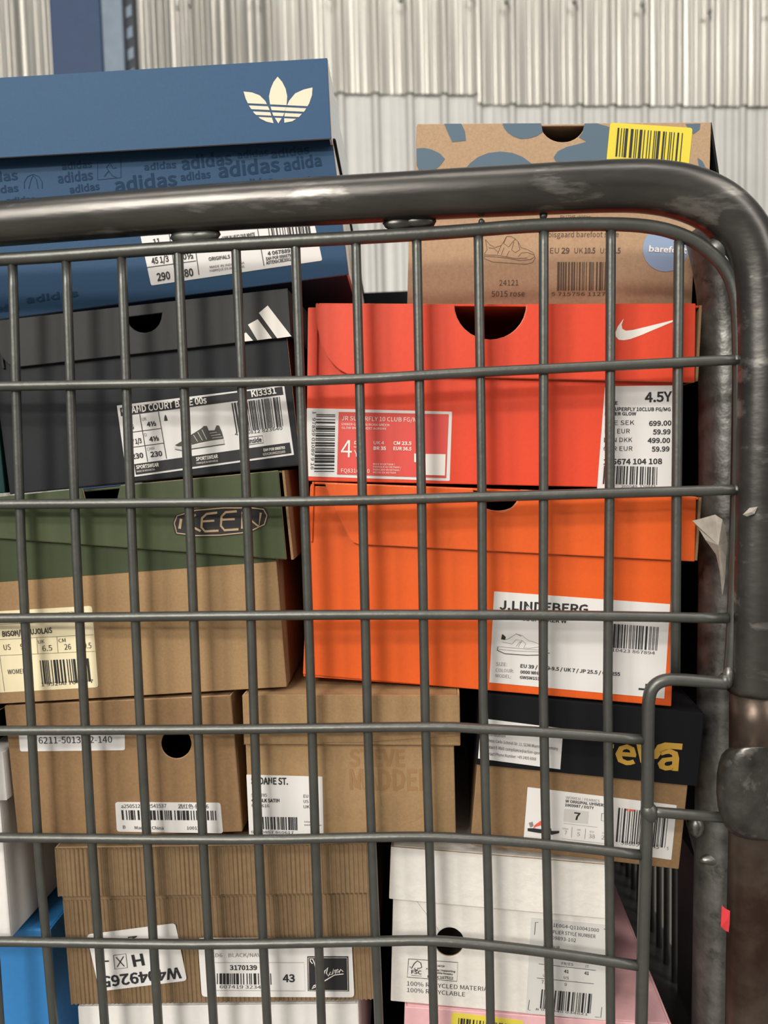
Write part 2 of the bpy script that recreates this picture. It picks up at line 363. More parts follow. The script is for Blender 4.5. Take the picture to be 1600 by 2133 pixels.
tube('inner_rod',[(-0.30441,0.38203,0.71831),(-0.17927,0.37256,0.71812),(-0.08625,0.36552,0.71997),(0.01846,0.3576,0.72083),(0.06803,0.35385,0.72215),(0.09977,0.35145,0.7215),(0.12069,0.34986,0.71948),(0.13524,0.34876,0.71505),(0.14664,0.3479,0.70786),(0.15494,0.34727,0.69831),(0.15894,0.34697,0.68642),(0.1603,0.34687,0.66995),(0.16083,0.34683,0.62732),(0.16011,0.34688,0.58397),(0.15873,0.34699,0.53983),(0.15721,0.3471,0.51295)],.0030,'wire',cage,n=12,k=5)
tube('frame_tube',[(-0.30789,0.3833,0.73109),(-0.17873,0.37352,0.73486),(-0.08575,0.36649,0.73726),(0.0036,0.35973,0.73808),(0.0684,0.35482,0.73825),(0.10642,0.35195,0.73801),(0.1252,0.35053,0.73644),(0.13971,0.34943,0.73261),(0.15211,0.34849,0.72578),(0.16144,0.34778,0.71537),(0.16668,0.34739,0.70244),(0.16888,0.34722,0.68665),(0.16998,0.34714,0.65704),(0.16963,0.34716,0.60551),(0.16886,0.34722,0.55064),(0.16839,0.34726,0.50811)],lambda t:.0098+.0018*min(1,t/.45),'tube',cage,n=32,k=8)
tube('lower_tube',[(0.16838,0.34726,0.50901),(0.16848,0.34725,0.44869),(0.16777,0.3473,0.37834),(0.16749,0.34733,0.30599),(0.16749,0.34733,0)],.0104,'brown_tube',cage,n=28,k=3,label='dark brown stained lower tube')
tube('bracket_rod',[(0.15463,0.34529,0.51266),(0.14567,0.34597,0.51358),(0.13496,0.34678,0.51452),(0.12743,0.34735,0.51432),(0.12248,0.34772,0.5114),(0.12031,0.34789,0.50552),(0.11987,0.34792,0.49098),(0.11941,0.34796,0.44962),(0.11828,0.34804,0.41462),(0.11736,0.34811,0.37911),(0.11665,0.34816,0.3472),(0.11592,0.34822,0.30657)],.0029,'wire',cage,n=12,k=5)
tube('latch_rod',[(0.11985,0.34792,0.45194),(0.13511,0.34677,0.45071),(0.15676,0.34513,0.4491)],.0025,'wire',cage,n=10,k=2)
blob('weld_bead',(-0.08768,0.36764,0.72497),0.0040,'wire',cage,sc=(2.4, 0.8, 1.0))
blob('weld_bead',(-0.08081,0.36712,0.72531),0.0036,'wire',cage,sc=(2.2, 0.8, 1.0))
blob('weld_bead',(0.01101,0.36017,0.72647),0.0038,'tube',cage,sc=(2.2, 0.8, 1))
blob('weld_bead',(0.01977,0.35951,0.7267),0.0034,'tube',cage,sc=(2.2, 0.8, 1))
blob('weld_bead',(0.15264,0.34945,0.70854),0.0055,'wire',cage,sc=(1.3, 0.8, 1.1))
blob('weld_bead',(0.15599,0.3492,0.70315),0.0050,'wire',cage,sc=(1.0, 0.8, 1.2))
blob('weld_bead',(0.15434,0.34932,0.70154),0.0022,'weld',cage,sc=(1.6, 1.6, 0.8))
blob('weld_bead',(0.15462,0.34529,0.514),0.0038,'wire',cage,sc=(0.9, 0.8, 1))
blob('weld_bead',(0.15589,0.3452,0.51624),0.0030,'weld',cage,sc=(0.9, 0.8, 1.6))
blob('weld_bead',(0.12028,0.34789,0.45149),0.0042,'wire',cage,sc=(1, 0.9, 1.3))
blob('weld_bead',(0.04757,0.3574,0.72539),0.0016,'wire',cage,sc=(1, 1, 1))
blob('weld_bead',(0.0753,0.3553,0.72684),0.0018,'wire',cage,sc=(1, 1, 1))
tube('side_post',[(0.16794,0.39342,0.72966),(0.17013,0.39225,0.71941),(0.17258,0.39107,0.70494),(0.1741,0.39095,0.68597),(0.1747,0.39091,0.62842),(0.17493,0.39089,0.55477),(0.17437,0.39093,0.49188),(0.17354,0.39099,0.42753),(0.17278,0.39105,0.34832),(0.17224,0.39109,0.26686),(0.17224,0.39109,0)],.0135,'post',cage,n=24,k=4)
bm=bmesh.new(); A=[[bm.verts.new(p) for p in r] for r in [[(0.16109,0.34781,0.48175),(0.15899,0.34287,0.4837),(0.15813,0.33987,0.48488),(0.15788,0.33745,0.48582),(0.15812,0.33548,0.48657),(0.1588,0.33393,0.48716),(0.15985,0.33277,0.48758),(0.16123,0.33202,0.48783),(0.16287,0.33168,0.48792),(0.16471,0.33176,0.48784),(0.1667,0.33225,0.4876),(0.16877,0.33317,0.48719),(0.17087,0.33452,0.48662),(0.17295,0.33631,0.48587),(0.17499,0.33859,0.48494),(0.17704,0.34151,0.48377),(0.17976,0.3464,0.48181)],[(0.15807,0.34804,0.48139),(0.15596,0.34293,0.48342),(0.15517,0.33981,0.48465),(0.15504,0.3373,0.48562),(0.15545,0.33525,0.4864),(0.15633,0.33363,0.48701),(0.15762,0.33242,0.48744),(0.15926,0.33162,0.48771),(0.16118,0.33126,0.4878),(0.1633,0.33132,0.48772),(0.16556,0.33182,0.48747),(0.1679,0.33275,0.48705),(0.17023,0.33414,0.48645),(0.17253,0.33598,0.48568),(0.17475,0.33833,0.48472),(0.17693,0.34134,0.4835),(0.17977,0.3464,0.48147)],[(0.15613,0.34818,0.48036),(0.15407,0.34307,0.4824),(0.15335,0.33995,0.48364),(0.15332,0.33743,0.48462),(0.15386,0.33537,0.4854),(0.15489,0.33374,0.48602),(0.15635,0.33251,0.48645),(0.15817,0.33171,0.48672),(0.16026,0.33133,0.48682),(0.16257,0.33137,0.48674),(0.165,0.33186,0.48649),(0.16749,0.33278,0.48606),(0.16997,0.33416,0.48546),(0.17238,0.33599,0.48469),(0.17469,0.33833,0.48371),(0.17692,0.34134,0.48249),(0.17978,0.3464,0.48044)],[(0.1542,0.34833,0.47806),(0.15219,0.34321,0.48014),(0.15154,0.34009,0.48139),(0.15161,0.33756,0.48239),(0.15227,0.33549,0.48319),(0.15346,0.33385,0.48381),(0.15508,0.33261,0.48426),(0.15708,0.33179,0.48453),(0.15936,0.33139,0.48463),(0.16185,0.33143,0.48455),(0.16445,0.3319,0.4843),(0.1671,0.33281,0.48387),(0.16972,0.33417,0.48326),(0.17225,0.336,0.48248),(0.17464,0.33834,0.48149),(0.17693,0.34134,0.48024),(0.1798,0.34639,0.47816)],[(0.15293,0.34843,0.47392),(0.15094,0.34331,0.47606),(0.15035,0.34018,0.47735),(0.15048,0.33765,0.47838),(0.15123,0.33557,0.47921),(0.15252,0.33392,0.47985),(0.15426,0.33267,0.48031),(0.15637,0.33184,0.4806),(0.15878,0.33144,0.4807),(0.16139,0.33146,0.48062),(0.16411,0.33193,0.48036),(0.16687,0.33283,0.47992),(0.16958,0.33418,0.4793),(0.17218,0.336,0.47849),(0.17463,0.33834,0.47748),(0.17696,0.34134,0.47619),(0.17985,0.34639,0.47406)],[(0.15209,0.34849,0.46886),(0.15013,0.34337,0.47107),(0.14956,0.34024,0.47241),(0.14974,0.3377,0.47348),(0.15055,0.33562,0.47433),(0.1519,0.33396,0.475),(0.15372,0.33271,0.47548),(0.15592,0.33188,0.47578),(0.15841,0.33147,0.47589),(0.1611,0.33149,0.47581),(0.1639,0.33194,0.47554),(0.16673,0.33284,0.47509),(0.16951,0.33419,0.47445),(0.17216,0.33601,0.47361),(0.17466,0.33834,0.47256),(0.17701,0.34133,0.47124),(0.1799,0.34639,0.46903)],[(0.15192,0.3485,0.46009),(0.14996,0.34338,0.46244),(0.1494,0.34025,0.46385),(0.1496,0.33771,0.46498),(0.15043,0.33563,0.46589),(0.1518,0.33397,0.4666),(0.15364,0.33272,0.46711),(0.15586,0.33188,0.46743),(0.15837,0.33147,0.46755),(0.16109,0.33149,0.46747),(0.16392,0.33194,0.4672),(0.16677,0.33284,0.46672),(0.16956,0.33419,0.46605),(0.17224,0.336,0.46516),(0.17474,0.33833,0.46406),(0.1771,0.34133,0.46265),(0.18,0.34638,0.46032)],[(0.15261,0.34845,0.45316),(0.15064,0.34333,0.45561),(0.15006,0.3402,0.45709),(0.15022,0.33767,0.45826),(0.151,0.33559,0.45921),(0.15233,0.33393,0.45996),(0.15412,0.33268,0.46049),(0.15628,0.33185,0.46083),(0.15874,0.33144,0.46095),(0.16139,0.33146,0.46088),(0.16417,0.33192,0.46059),(0.16697,0.33282,0.4601),(0.16972,0.33417,0.45939),(0.17236,0.33599,0.45847),(0.17484,0.33832,0.45732),(0.17718,0.34132,0.45586),(0.18008,0.34637,0.45342)],[(0.15417,0.34833,0.44738),(0.15216,0.34321,0.44991),(0.15152,0.34009,0.45144),(0.1516,0.33756,0.45266),(0.15229,0.33549,0.45365),(0.1535,0.33384,0.45441),(0.15516,0.3326,0.45497),(0.15719,0.33178,0.45532),(0.1595,0.33138,0.45545),(0.16203,0.33142,0.45537),(0.16467,0.33188,0.45507),(0.16735,0.33279,0.45456),(0.16999,0.33415,0.45384),(0.17254,0.33598,0.45289),(0.17495,0.33831,0.45169),(0.17726,0.34132,0.45018),(0.18014,0.34637,0.44766)],[(0.15615,0.34818,0.44346),(0.15409,0.34307,0.44604),(0.15338,0.33995,0.44761),(0.15337,0.33743,0.44886),(0.15393,0.33537,0.44986),(0.15499,0.33373,0.45065),(0.15648,0.3325,0.45122),(0.15833,0.33169,0.45157),(0.16047,0.33131,0.4517),(0.16281,0.33136,0.45162),(0.16528,0.33184,0.45132),(0.1678,0.33276,0.4508),(0.17031,0.33413,0.45005),(0.17274,0.33596,0.44908),(0.17507,0.33831,0.44786),(0.17732,0.34131,0.44631),(0.18018,0.34637,0.44373)],[(0.159,0.34797,0.44024),(0.15687,0.34286,0.44287),(0.15606,0.33974,0.44446),(0.1559,0.33724,0.44573),(0.15627,0.33519,0.44676),(0.15712,0.33357,0.44755),(0.15837,0.33236,0.44813),(0.15996,0.33157,0.44849),(0.16184,0.33121,0.44862),(0.16392,0.33127,0.44854),(0.16614,0.33177,0.44823),(0.16843,0.33271,0.44769),(0.17073,0.3341,0.44693),(0.173,0.33594,0.44594),(0.1752,0.33829,0.4447),(0.17738,0.34131,0.44312),(0.18022,0.34636,0.4405)],[(0.16249,0.3477,0.43819),(0.16049,0.34305,0.44062),(0.15968,0.34022,0.44208),(0.15944,0.33794,0.44325),(0.15968,0.33609,0.44419),(0.16032,0.33462,0.44493),(0.16133,0.33353,0.44546),(0.16264,0.33282,0.44579),(0.16421,0.3325,0.44591),(0.16596,0.33257,0.44583),(0.16785,0.33303,0.44554),(0.16982,0.3339,0.44505),(0.17181,0.33517,0.44435),(0.17379,0.33686,0.44343),(0.17573,0.33901,0.44229),(0.17767,0.34175,0.44083),(0.18024,0.34636,0.43841)],[(0.16598,0.34744,0.43707),(0.16433,0.3437,0.43904),(0.16366,0.34142,0.44023),(0.16345,0.33959,0.44117),(0.16363,0.3381,0.44193),(0.16415,0.33691,0.44253),(0.16496,0.33604,0.44296),(0.16602,0.33547,0.44323),(0.16729,0.33521,0.44333),(0.16871,0.33526,0.44326),(0.17025,0.33564,0.44303),(0.17184,0.33633,0.44263),(0.17346,0.33735,0.44206),(0.17505,0.33871,0.44132),(0.17662,0.34044,0.44039),(0.17818,0.34265,0.43922),(0.18025,0.34636,0.43726)],[(0.16945,0.34718,0.43665),(0.16817,0.34435,0.43814),(0.16765,0.34262,0.43905),(0.16748,0.34123,0.43977),(0.16761,0.3401,0.44034),(0.168,0.33921,0.4408),(0.16862,0.33854,0.44112),(0.16943,0.33811,0.44132),(0.17039,0.33791,0.4414),(0.17148,0.33795,0.44135),(0.17265,0.33824,0.44118),(0.17387,0.33876,0.44087),(0.1751,0.33954,0.44044),(0.17631,0.34057,0.43988),(0.1775,0.34187,0.43917),(0.17869,0.34355,0.43828),(0.18026,0.34636,0.43679)]]]
for a,b in zip(A,A[1:]):
    for i in range(16): bm.faces.new([a[i],b[i],b[i+1],a[i+1]])
    bm.faces.new([a[16],b[16],b[0],a[0]])
bm.faces.new(A[0]); bm.faces.new(A[-1][::-1])
done(bm,'hinge_collar','collar',cage,'worn grey hinge collar around the tube',smooth=True,bevel=.0008)
bm=bmesh.new(); A=[bm.verts.new(p) for p in [(0.15456,0.39343,0.42685),(0.15828,0.39315,0.42165),(0.17799,0.39166,0.4114),(0.1782,0.39164,0.37977),(0.16705,0.39249,0.38751),(0.16131,0.39292,0.40064)]]; B=[bm.verts.new(p) for p in [(0.15648,0.3983,0.42446),(0.16024,0.39802,0.41919),(0.1802,0.39651,0.40882),(0.18041,0.39649,0.37679),(0.16912,0.39735,0.38463),(0.16331,0.39778,0.39792)]]; n=len(A); bm.faces.new(A); bm.faces.new(B[::-1])
for i in range(n): bm.faces.new([A[i],B[i],B[(i+1)%n],A[(i+1)%n]])
done(bm,'gusset_plate','dark_steel',cage,bevel=.0006)
blob('bolt_head',(0.15477,0.37837,0.42854),.0045,'post',cage,sc=(.9,.8,1.3))
blob('weld_bead',(0.16549,0.38258,0.40876),.0035,'weld',cage,sc=(2.2,.8,.9))
tube('side_wire',[(0.20256,0.53221,0.64),(0.20256,0.53221,0.235)],.0024,'wire',cage,n=8,k=1)
tube('side_wire',[(0.20407,0.55215,0.64),(0.20407,0.55215,0.235)],.0024,'wire',cage,n=8,k=1)
tube('side_wire',[(0.20558,0.57209,0.64),(0.20558,0.57209,0.235)],.0024,'wire',cage,n=8,k=1)
tube('side_wire',[(0.20709,0.59204,0.64),(0.20709,0.59204,0.235)],.0024,'wire',cage,n=8,k=1)
tube('side_wire',[(0.2086,0.61198,0.64),(0.2086,0.61198,0.235)],.0024,'wire',cage,n=8,k=1)
tube('side_wire',[(0.21011,0.63192,0.64),(0.21011,0.63192,0.235)],.0024,'wire',cage,n=8,k=1)
tube('side_wire',[(0.21161,0.65186,0.64),(0.21161,0.65186,0.235)],.0024,'wire',cage,n=8,k=1)
tube('side_wire',[(0.21312,0.67181,0.64),(0.21312,0.67181,0.235)],.0024,'wire',cage,n=8,k=1)
tube('side_wire',[(0.21463,0.69175,0.64),(0.21463,0.69175,0.235)],.0024,'wire',cage,n=8,k=1)
tube('side_wire',[(0.21614,0.71169,0.64),(0.21614,0.71169,0.235)],.0024,'wire',cage,n=8,k=1)
tube('side_wire',[(0.21765,0.73164,0.64),(0.21765,0.73164,0.235)],.0024,'wire',cage,n=8,k=1)
tube('side_wire',[(0.21916,0.75158,0.64),(0.21916,0.75158,0.235)],.0024,'wire',cage,n=8,k=1)
tube('side_wire',[(0.22067,0.77152,0.64),(0.22067,0.77152,0.235)],.0024,'wire',cage,n=8,k=1)
tube('side_wire',[(0.22218,0.79147,0.64),(0.22218,0.79147,0.235)],.0024,'wire',cage,n=8,k=1)
tube('side_wire',[(0.22369,0.81141,0.64),(0.22369,0.81141,0.235)],.0024,'wire',cage,n=8,k=1)
tube('side_wire',[(0.2252,0.83135,0.64),(0.2252,0.83135,0.235)],.0024,'wire',cage,n=8,k=1)
tube('side_rail',[(0.19796,0.40519,0.64),(0.24776,1.0633,0.64)],.0024,'dark_steel',cage,n=8,k=1)
tube('side_rail',[(0.19796,0.40519,0.47),(0.24776,1.0633,0.47)],.0024,'dark_steel',cage,n=8,k=1)
tube('side_rail',[(0.19796,0.40519,0.32),(0.24776,1.0633,0.32)],.0024,'dark_steel',cage,n=8,k=1)
bm=bmesh.new(); add_box(bm,(0.1880,0.0600,0.2350),(0.1900,0.1780,0.4900),M=Matrix.Translation((0,0.360,0))@Matrix.Rotation(-0.07553,4,'Z')); done(bm,'side_plate','dark_steel',cage,bevel=.0008)
bm=bmesh.new(); add_box(bm,(-0.3000,0.0020,0.2150),(0.1990,0.7400,0.2350),M=Matrix.Translation((0,0.360,0))@Matrix.Rotation(-0.07553,4,'Z')); done(bm,'deck','dark_steel',cage,bevel=.0008)
tube('rear_post',[(-0.24406,1.1106,0.78),(-0.24406,1.1106,0)],.0125,'post',cage,n=16,k=1)
tube('rear_post',[(0.24353,1.0737,0.78),(0.24353,1.0737,0)],.0125,'post',cage,n=16,k=1)
tube('front_post',[(-0.30789,0.3833,0.73109),(-0.30789,0.3833,0)],.0107,'tube',cage,n=20,k=1)
bm=bmesh.new(); A=[bm.verts.new(p) for p in [(0.14139,0.35131,0.58735),(0.14625,0.3524,0.58825),(0.15285,0.35336,0.58979),(0.15499,0.35064,0.58773),(0.15714,0.35194,0.58247),(0.15866,0.35328,0.57672),(0.15696,0.35086,0.57037),(0.15701,0.35231,0.55898),(0.1566,0.3538,0.55198),(0.15437,0.35142,0.56367),(0.15322,0.35296,0.57131),(0.14741,0.35085,0.57839),(0.14476,0.35251,0.58384)]]; B=[bm.verts.new(p) for p in [(0.14142,0.35171,0.58735),(0.14628,0.3528,0.58825),(0.15288,0.35376,0.58979),(0.15502,0.35104,0.58773),(0.15717,0.35234,0.58247),(0.15869,0.35368,0.57672),(0.15699,0.35126,0.57037),(0.15705,0.35271,0.55898),(0.15663,0.3542,0.55198),(0.1544,0.35182,0.56367),(0.15325,0.35336,0.57131),(0.14744,0.35125,0.57839),(0.14479,0.35291,0.58384)]]; a=bm.verts.new((0.15213,0.34814,0.57622)); b=bm.verts.new((0.15216,0.34854,0.57622)); n=len(A)
for i in range(n):
    j=(i+1)%n; bm.faces.new([A[i],A[j],a]); bm.faces.new([B[j],B[i],b]); bm.faces.new([A[i],B[i],B[j],A[j]])
done(bm,'torn_label','torn_paper',cage,'torn beige paper scrap on the corner post')
bm=bmesh.new(); A=[bm.verts.new(p) for p in [(0.15713,0.33507,0.59104),(0.16012,0.33521,0.59391),(0.16353,0.33532,0.59424),(0.16204,0.33479,0.59136),(0.15897,0.33539,0.59013)]]; B=[bm.verts.new(p) for p in [(0.15716,0.33547,0.59104),(0.16015,0.33561,0.59391),(0.16356,0.33572,0.59424),(0.16207,0.33519,0.59136),(0.159,0.33579,0.59013)]]; a=bm.verts.new((0.16028,0.33416,0.59214)); b=bm.verts.new((0.16031,0.33456,0.59214)); n=len(A)
for i in range(n):
    j=(i+1)%n; bm.faces.new([A[i],A[j],a]); bm.faces.new([B[j],B[i],b]); bm.faces.new([A[i],B[i],B[j],A[j]])
done(bm,'paper_scrap','torn_paper',cage,'small torn paper scrap')
bm=bmesh.new(); A=[bm.verts.new(p) for p in [(0.15145,0.34062,0.40977),(0.15309,0.34078,0.40801),(0.15537,0.3409,0.40673),(0.15497,0.34042,0.40079),(0.15469,0.34074,0.39666),(0.15309,0.34115,0.39736),(0.15114,0.34079,0.3995)]]; B=[bm.verts.new(p) for p in [(0.15148,0.34102,0.40977),(0.15312,0.34118,0.40801),(0.1554,0.3413,0.40673),(0.155,0.34082,0.40079),(0.15472,0.34113,0.39666),(0.15312,0.34155,0.39736),(0.15117,0.34118,0.3995)]]; a=bm.verts.new((0.15334,0.33997,0.40269)); b=bm.verts.new((0.15337,0.34037,0.40269)); n=len(A)
for i in range(n):
    j=(i+1)%n; bm.faces.new([A[i],A[j],a]); bm.faces.new([B[j],B[i],b]); bm.faces.new([A[i],B[i],B[j],A[j]])
done(bm,'red_tape','red_tape',cage,'small red tape remnant')
bm=bmesh.new(); add_box(bm,(0.1815,0.0780,0.3630),(0.1835,0.6000,0.7366),M=Matrix.Translation((0,0.360,0))@Matrix.Rotation(-0.07553,4,'Z')); done(bm,'added_dark_sheet','dark_card',cage,'black sheet added to fill the dark area beside the boxes',bevel=.0008)  # added sheet that makes the space beside the boxes dark
b1=box('shoe_box','dark blue shoe box with cream flower emblem on its lid, top of the left stack',(-0.12252,0.57402,0.70807),(-1e-05,-0.09526,-0.0221),221.56,85.49,300.0,['blue_body_shaded', 'raw_edge'],right=('side_glare', 'side panel painted pale blue white for glancing light'))
lid(b1,(0.0083,-0.15827,0.07566),(-0.00011,0.07329,-0.00109),205.12,40.54,304.0,['blue_card', 'raw_edge'],right=('side_glare', 'lid side painted pale blue white for glancing light'))
tube('gap_shadow',[(0.11138,-0.149,0.07089),(0.11138,-0.10657,0.06971),(0.11138,-0.06414,0.0673),(0.11138,-0.02171,0.06367),(0.11138,0.02071,0.05881),(0.11138,0.06314,0.05273),(0.11138,0.10557,0.04542),(0.11138,0.148,0.03689)],0.0011,'dark_card',b1,n=6,k=2,label='dark tube painted in for the shadow of the lid gap')  # dark tube stands in for the shadow gap below the lid
_=draw(b1,b1,'lid','flower_emblem','cream_ink',1,polys=[[(58.90,22.48),(57.99,26.16),(62.34,25.43),(66.26,23.76),(69.10,20.70),(69.78,19.11),(59.91,20.15)],[(60.67,18.39),(60.40,19.01),(70.28,17.97),(70.87,16.60),(71.01,16.07),(61.53,17.07)],[(71.31,14.95),(71.77,13.20),(63.86,14.03),(62.97,14.87),(62.30,15.89)],[(72.03,12.20),(72.72,9.35),(69.25,10.27),(65.95,12.04),(65.00,12.94)],[(73.91,30.07),(76.18,32.59),(78.40,29.82),(79.96,26.35),(80.62,22.46),(80.01,18.04),(71.43,18.94),(71.12,23.00),(72.21,26.80)],[(79.65,16.99),(78.99,15.24),(72.08,15.96),(71.62,17.83)],[(78.60,14.19),(78.21,13.16),(77.78,12.57),(72.93,13.08),(72.70,13.47),(72.36,14.84)],[(77.12,11.67),(75.22,9.09),(73.52,12.05)],[(89.30,25.34),(93.98,26.16),(93.51,22.21),(91.79,18.20),(90.88,16.90),(80.35,18.00),(81.50,20.23),(84.82,23.67)],[(90.17,15.88),(89.35,14.72),(88.81,14.21),(79.17,15.22),(79.39,16.12),(79.82,16.97)],[(87.76,13.23),(86.17,11.75),(86.09,11.70),(78.53,12.49),(78.92,14.15)],[(84.59,10.89),(82.55,9.77),(78.37,9.28),(78.39,11.54)]])
_=draw(b1,b1,'body','tone_on_tone_lettering','blue_ink',1,texts=[(28.67,65.70,56.11,65.43,6.28,'adidas',1)])
_=draw(b1,b1,'body','tone_on_tone_lettering','blue_ink',1,texts=[(47.68,59.18,80.89,58.41,6.96,'adidas',1)])
_=draw(b1,b1,'body','tone_on_tone_lettering','blue_ink',1,texts=[(-8.65,58.79,25.20,58.21,6.78,'adidas',1)])
_=draw(b1,b1,'body','tone_on_tone_lettering','blue_ink',1,texts=[(27.28,60.04,43.53,59.71,3.73,'adidas',1)])
_=draw(b1,b1,'body','tone_on_tone_lettering','blue_ink',1,texts=[(59.08,67.83,75.80,67.19,3.24,'adidas',1)])
_=draw(b1,b1,'body','tone_on_tone_lettering','blue_ink',1,texts=[(77.02,65.53,97.74,65.52,4.16,'adidas',1)])
_=draw(b1,b1,'body','tone_on_tone_lettering','blue_ink',1,texts=[(58.85,52.73,76.28,52.60,3.25,'adidas',1)])
_=draw(b1,b1,'body','tone_on_tone_lettering','blue_ink',1,texts=[(33.17,54.62,54.12,53.34,2.33,'adidas',1)])
_=draw(b1,b1,'body','tone_on_tone_lettering','blue_ink',1,texts=[(8.46,68.06,25.87,67.22,3.26,'adidas',1)])
_=draw(b1,b1,'body','tone_on_tone_lettering','blue_ink',1,texts=[(-38.77,67.33,-19.61,66.87,4.69,'adidas',1)])
_=draw(b1,b1,'body','tone_on_tone_lettering','blue_ink',1,texts=[(-35.58,73.94,-19.27,73.25,3.28,'adidas',1)])
_=draw(b1,b1,'body','tone_on_tone_lettering','blue_ink',1,texts=[(-33.22,61.35,-16.80,61.24,3.52,'adidas',1)])
_=draw(b1,b1,'body','tone_on_tone_lettering','blue_ink',1,texts=[(-68.13,60.75,-52.36,59.91,2.36,'adidas',1)])
_=draw(b1,b1,'body','tone_on_tone_lettering','blue_ink',1,texts=[(-84.62,72.62,-60.00,72.04,4.72,'adidas',1)])
_=draw(b1,b1,'body','tone_on_tone_lettering','blue_ink',1,texts=[(-79.48,66.44,-60.59,65.90,3.54,'adidas',1)])
_=draw(b1,b1,'body','tone_on_tone_lettering','blue_ink',1,texts=[(83.20,50.32,103.65,50.84,2.78,'adidas',1)])
_=draw(b1,b1,'body','tone_on_tone_lettering','blue_ink',1,texts=[(-65.49,6.74,-36.51,6.95,3.33,'adidas',1)])
_=draw(b1,b1,'body','tone_on_tone_lettering','blue_ink',1,texts=[(-80.78,3.85,-69.68,3.67,3.34,'adidas',1)])
_=draw(b1,b1,'body','tone_on_tone_lettering','blue_ink',1,texts=[(-21.79,52.26,2.52,52.09,3.29,'adidas',1)])
_=draw(b1,b1,'body','tone_on_tone_lettering','blue_ink',1,texts=[(-72.86,54.05,-49.68,53.45,4.25,'adidas',1)])
_=draw(b1,b1,'body','tone_on_tone_lettering','blue_ink',1,texts=[(83.01,58.14,103.42,58.42,5.70,'adida',1)])
_=draw(b1,b1,'body','tone_on_tone_drawing','blue_ink',1,strokes=[(0.35,[(-57.40,66.79),(-56.87,70.24),(-54.63,72.88),(-51.46,73.64),(-48.65,72.11),(-47.29,69.01),(-47.82,65.56)]),(0.35,[(-55.01,66.48),(-53.10,70.93),(-51.55,73.07),(-50.11,70.54),(-49.98,65.84)])])
_=draw(b1,b1,'body','tone_on_tone_drawing','blue_ink',1,strokes=[(0.30,[(-15.90,75.50),(-17.26,66.33),(-4.58,65.88),(-3.25,75.04)])])
_=draw(b1,b1,'body','tone_on_tone_drawing','blue_ink',1,strokes=[(0.50,[(-13.43,67.60),(-10.63,70.16),(-11.57,72.03),(-9.44,74.09),(-8.08,71.00),(-6.21,71.34)]),(0.50,[(-10.63,70.16),(-9.18,67.64),(-6.96,66.18)])])
o=draw(b1,b1,'body','size_label','paper',1,polys=[[(0.90,42.61),(0.97,43.16),(1.28,43.51),(1.83,43.62),(93.21,44.75),(93.77,44.65),(94.15,44.32),(94.30,43.77),(97.31,10.10),(97.25,9.55),(96.94,9.20),(96.39,9.08),(4.55,7.55),(3.99,7.64),(3.62,7.98),(3.47,8.53)]],thick=0.20)
_=draw(b1,o,'body','lettering','ink',3,strokes=[(0.35,[(30.00,43.47),(30.27,9.95)]),(0.35,[(64.19,43.87),(65.85,10.28)]),(0.35,[(2.72,17.27),(29.66,17.40)]),(0.35,[(17.04,42.74),(17.53,8.35)])],texts=[(7.38,9.46,14.68,9.75,3.93,'290',1),(19.78,9.67,27.37,9.84,3.92,'280',1),(5.64,18.66,15.08,19.00,3.11,'45 1/3',1),(20.65,18.85,28.48,18.99,2.94,'10½',1),(8.03,28.52,11.75,28.61,3.10,'11',1),(36.52,16.53,48.25,16.49,1.79,'ORIGINALS',1),(36.63,12.52,55.50,12.54,1.22,'MADE IN INDONESIA',0),(36.37,10.63,55.25,10.66,1.22,'FABRIQUÉ EN INDONÉSIE',0),(68.57,15.37,84.92,15.53,1.94,'4 067889 12',1),(67.42,12.88,80.95,13.17,1.62,'EAN POR 0990079',1),(67.14,10.76,80.68,11.13,1.62,'A0TEKAC8E3501',1),(45.10,26.46,63.08,26.41,1.78,'CORE BLUE/CLOUD WHITE',1)])
_=draw(b1,o,'body','barcode','ink',3,bars=[((70.55,30.39),(92.93,30.32),(93.08,23.17),(70.67,23.86),60,3)])
b2=box('shoe_box','charcoal black shoe box with three white stripes logo and animal print sneaker label',(-0.10691,0.53859,0.61149),(-3e-05,-0.0749,-0.06268),151.24,79.65,300.0,['black_card', 'raw_edge'],loops=[[(-75.62,0.00),(75.62,0.00),(75.62,79.65),(15.33,79.65),(15.14,78.30),(14.57,77.00),(13.65,75.80),(12.42,74.75),(10.91,73.89),(9.19,73.25),(7.33,72.86),(5.39,72.72),(3.45,72.86),(1.59,73.25),(-0.13,73.89),(-1.64,74.75),(-2.87,75.80),(-3.79,77.00),(-4.36,78.30),(-4.55,79.65),(-75.62,79.65)]])
lid(b2,(0.00421,-0.15251,0.06293),(1e-05,0.00423,-0.00022),148.93,23.85,304.0,['charcoal_card', 'dark_card'],loops=[[(-74.11,23.91),(-74.43,10.33),(-73.51,5.92),(-70.98,2.30),(-67.73,0.29),(-64.52,-0.17),(74.06,0.17),(74.87,23.79)],[(-6.88,18.38),(10.99,18.59),(10.17,15.62),(8.82,13.23),(6.76,11.38),(4.18,10.25),(1.37,9.97),(-1.38,10.57),(-3.79,11.98),(-5.61,14.07),(-6.63,16.60)]])
_=draw(b2,b2,'lid','stripes_logo','white_ink',1,polys=[[(59.32,13.40),(64.03,16.48),(74.17,0.45),(67.06,0.25)],[(53.31,8.35),(58.42,10.46),(64.46,0.52),(57.13,0.35)],[(48.13,3.01),(51.94,4.70),(54.99,0.38),(48.34,0.41)]])
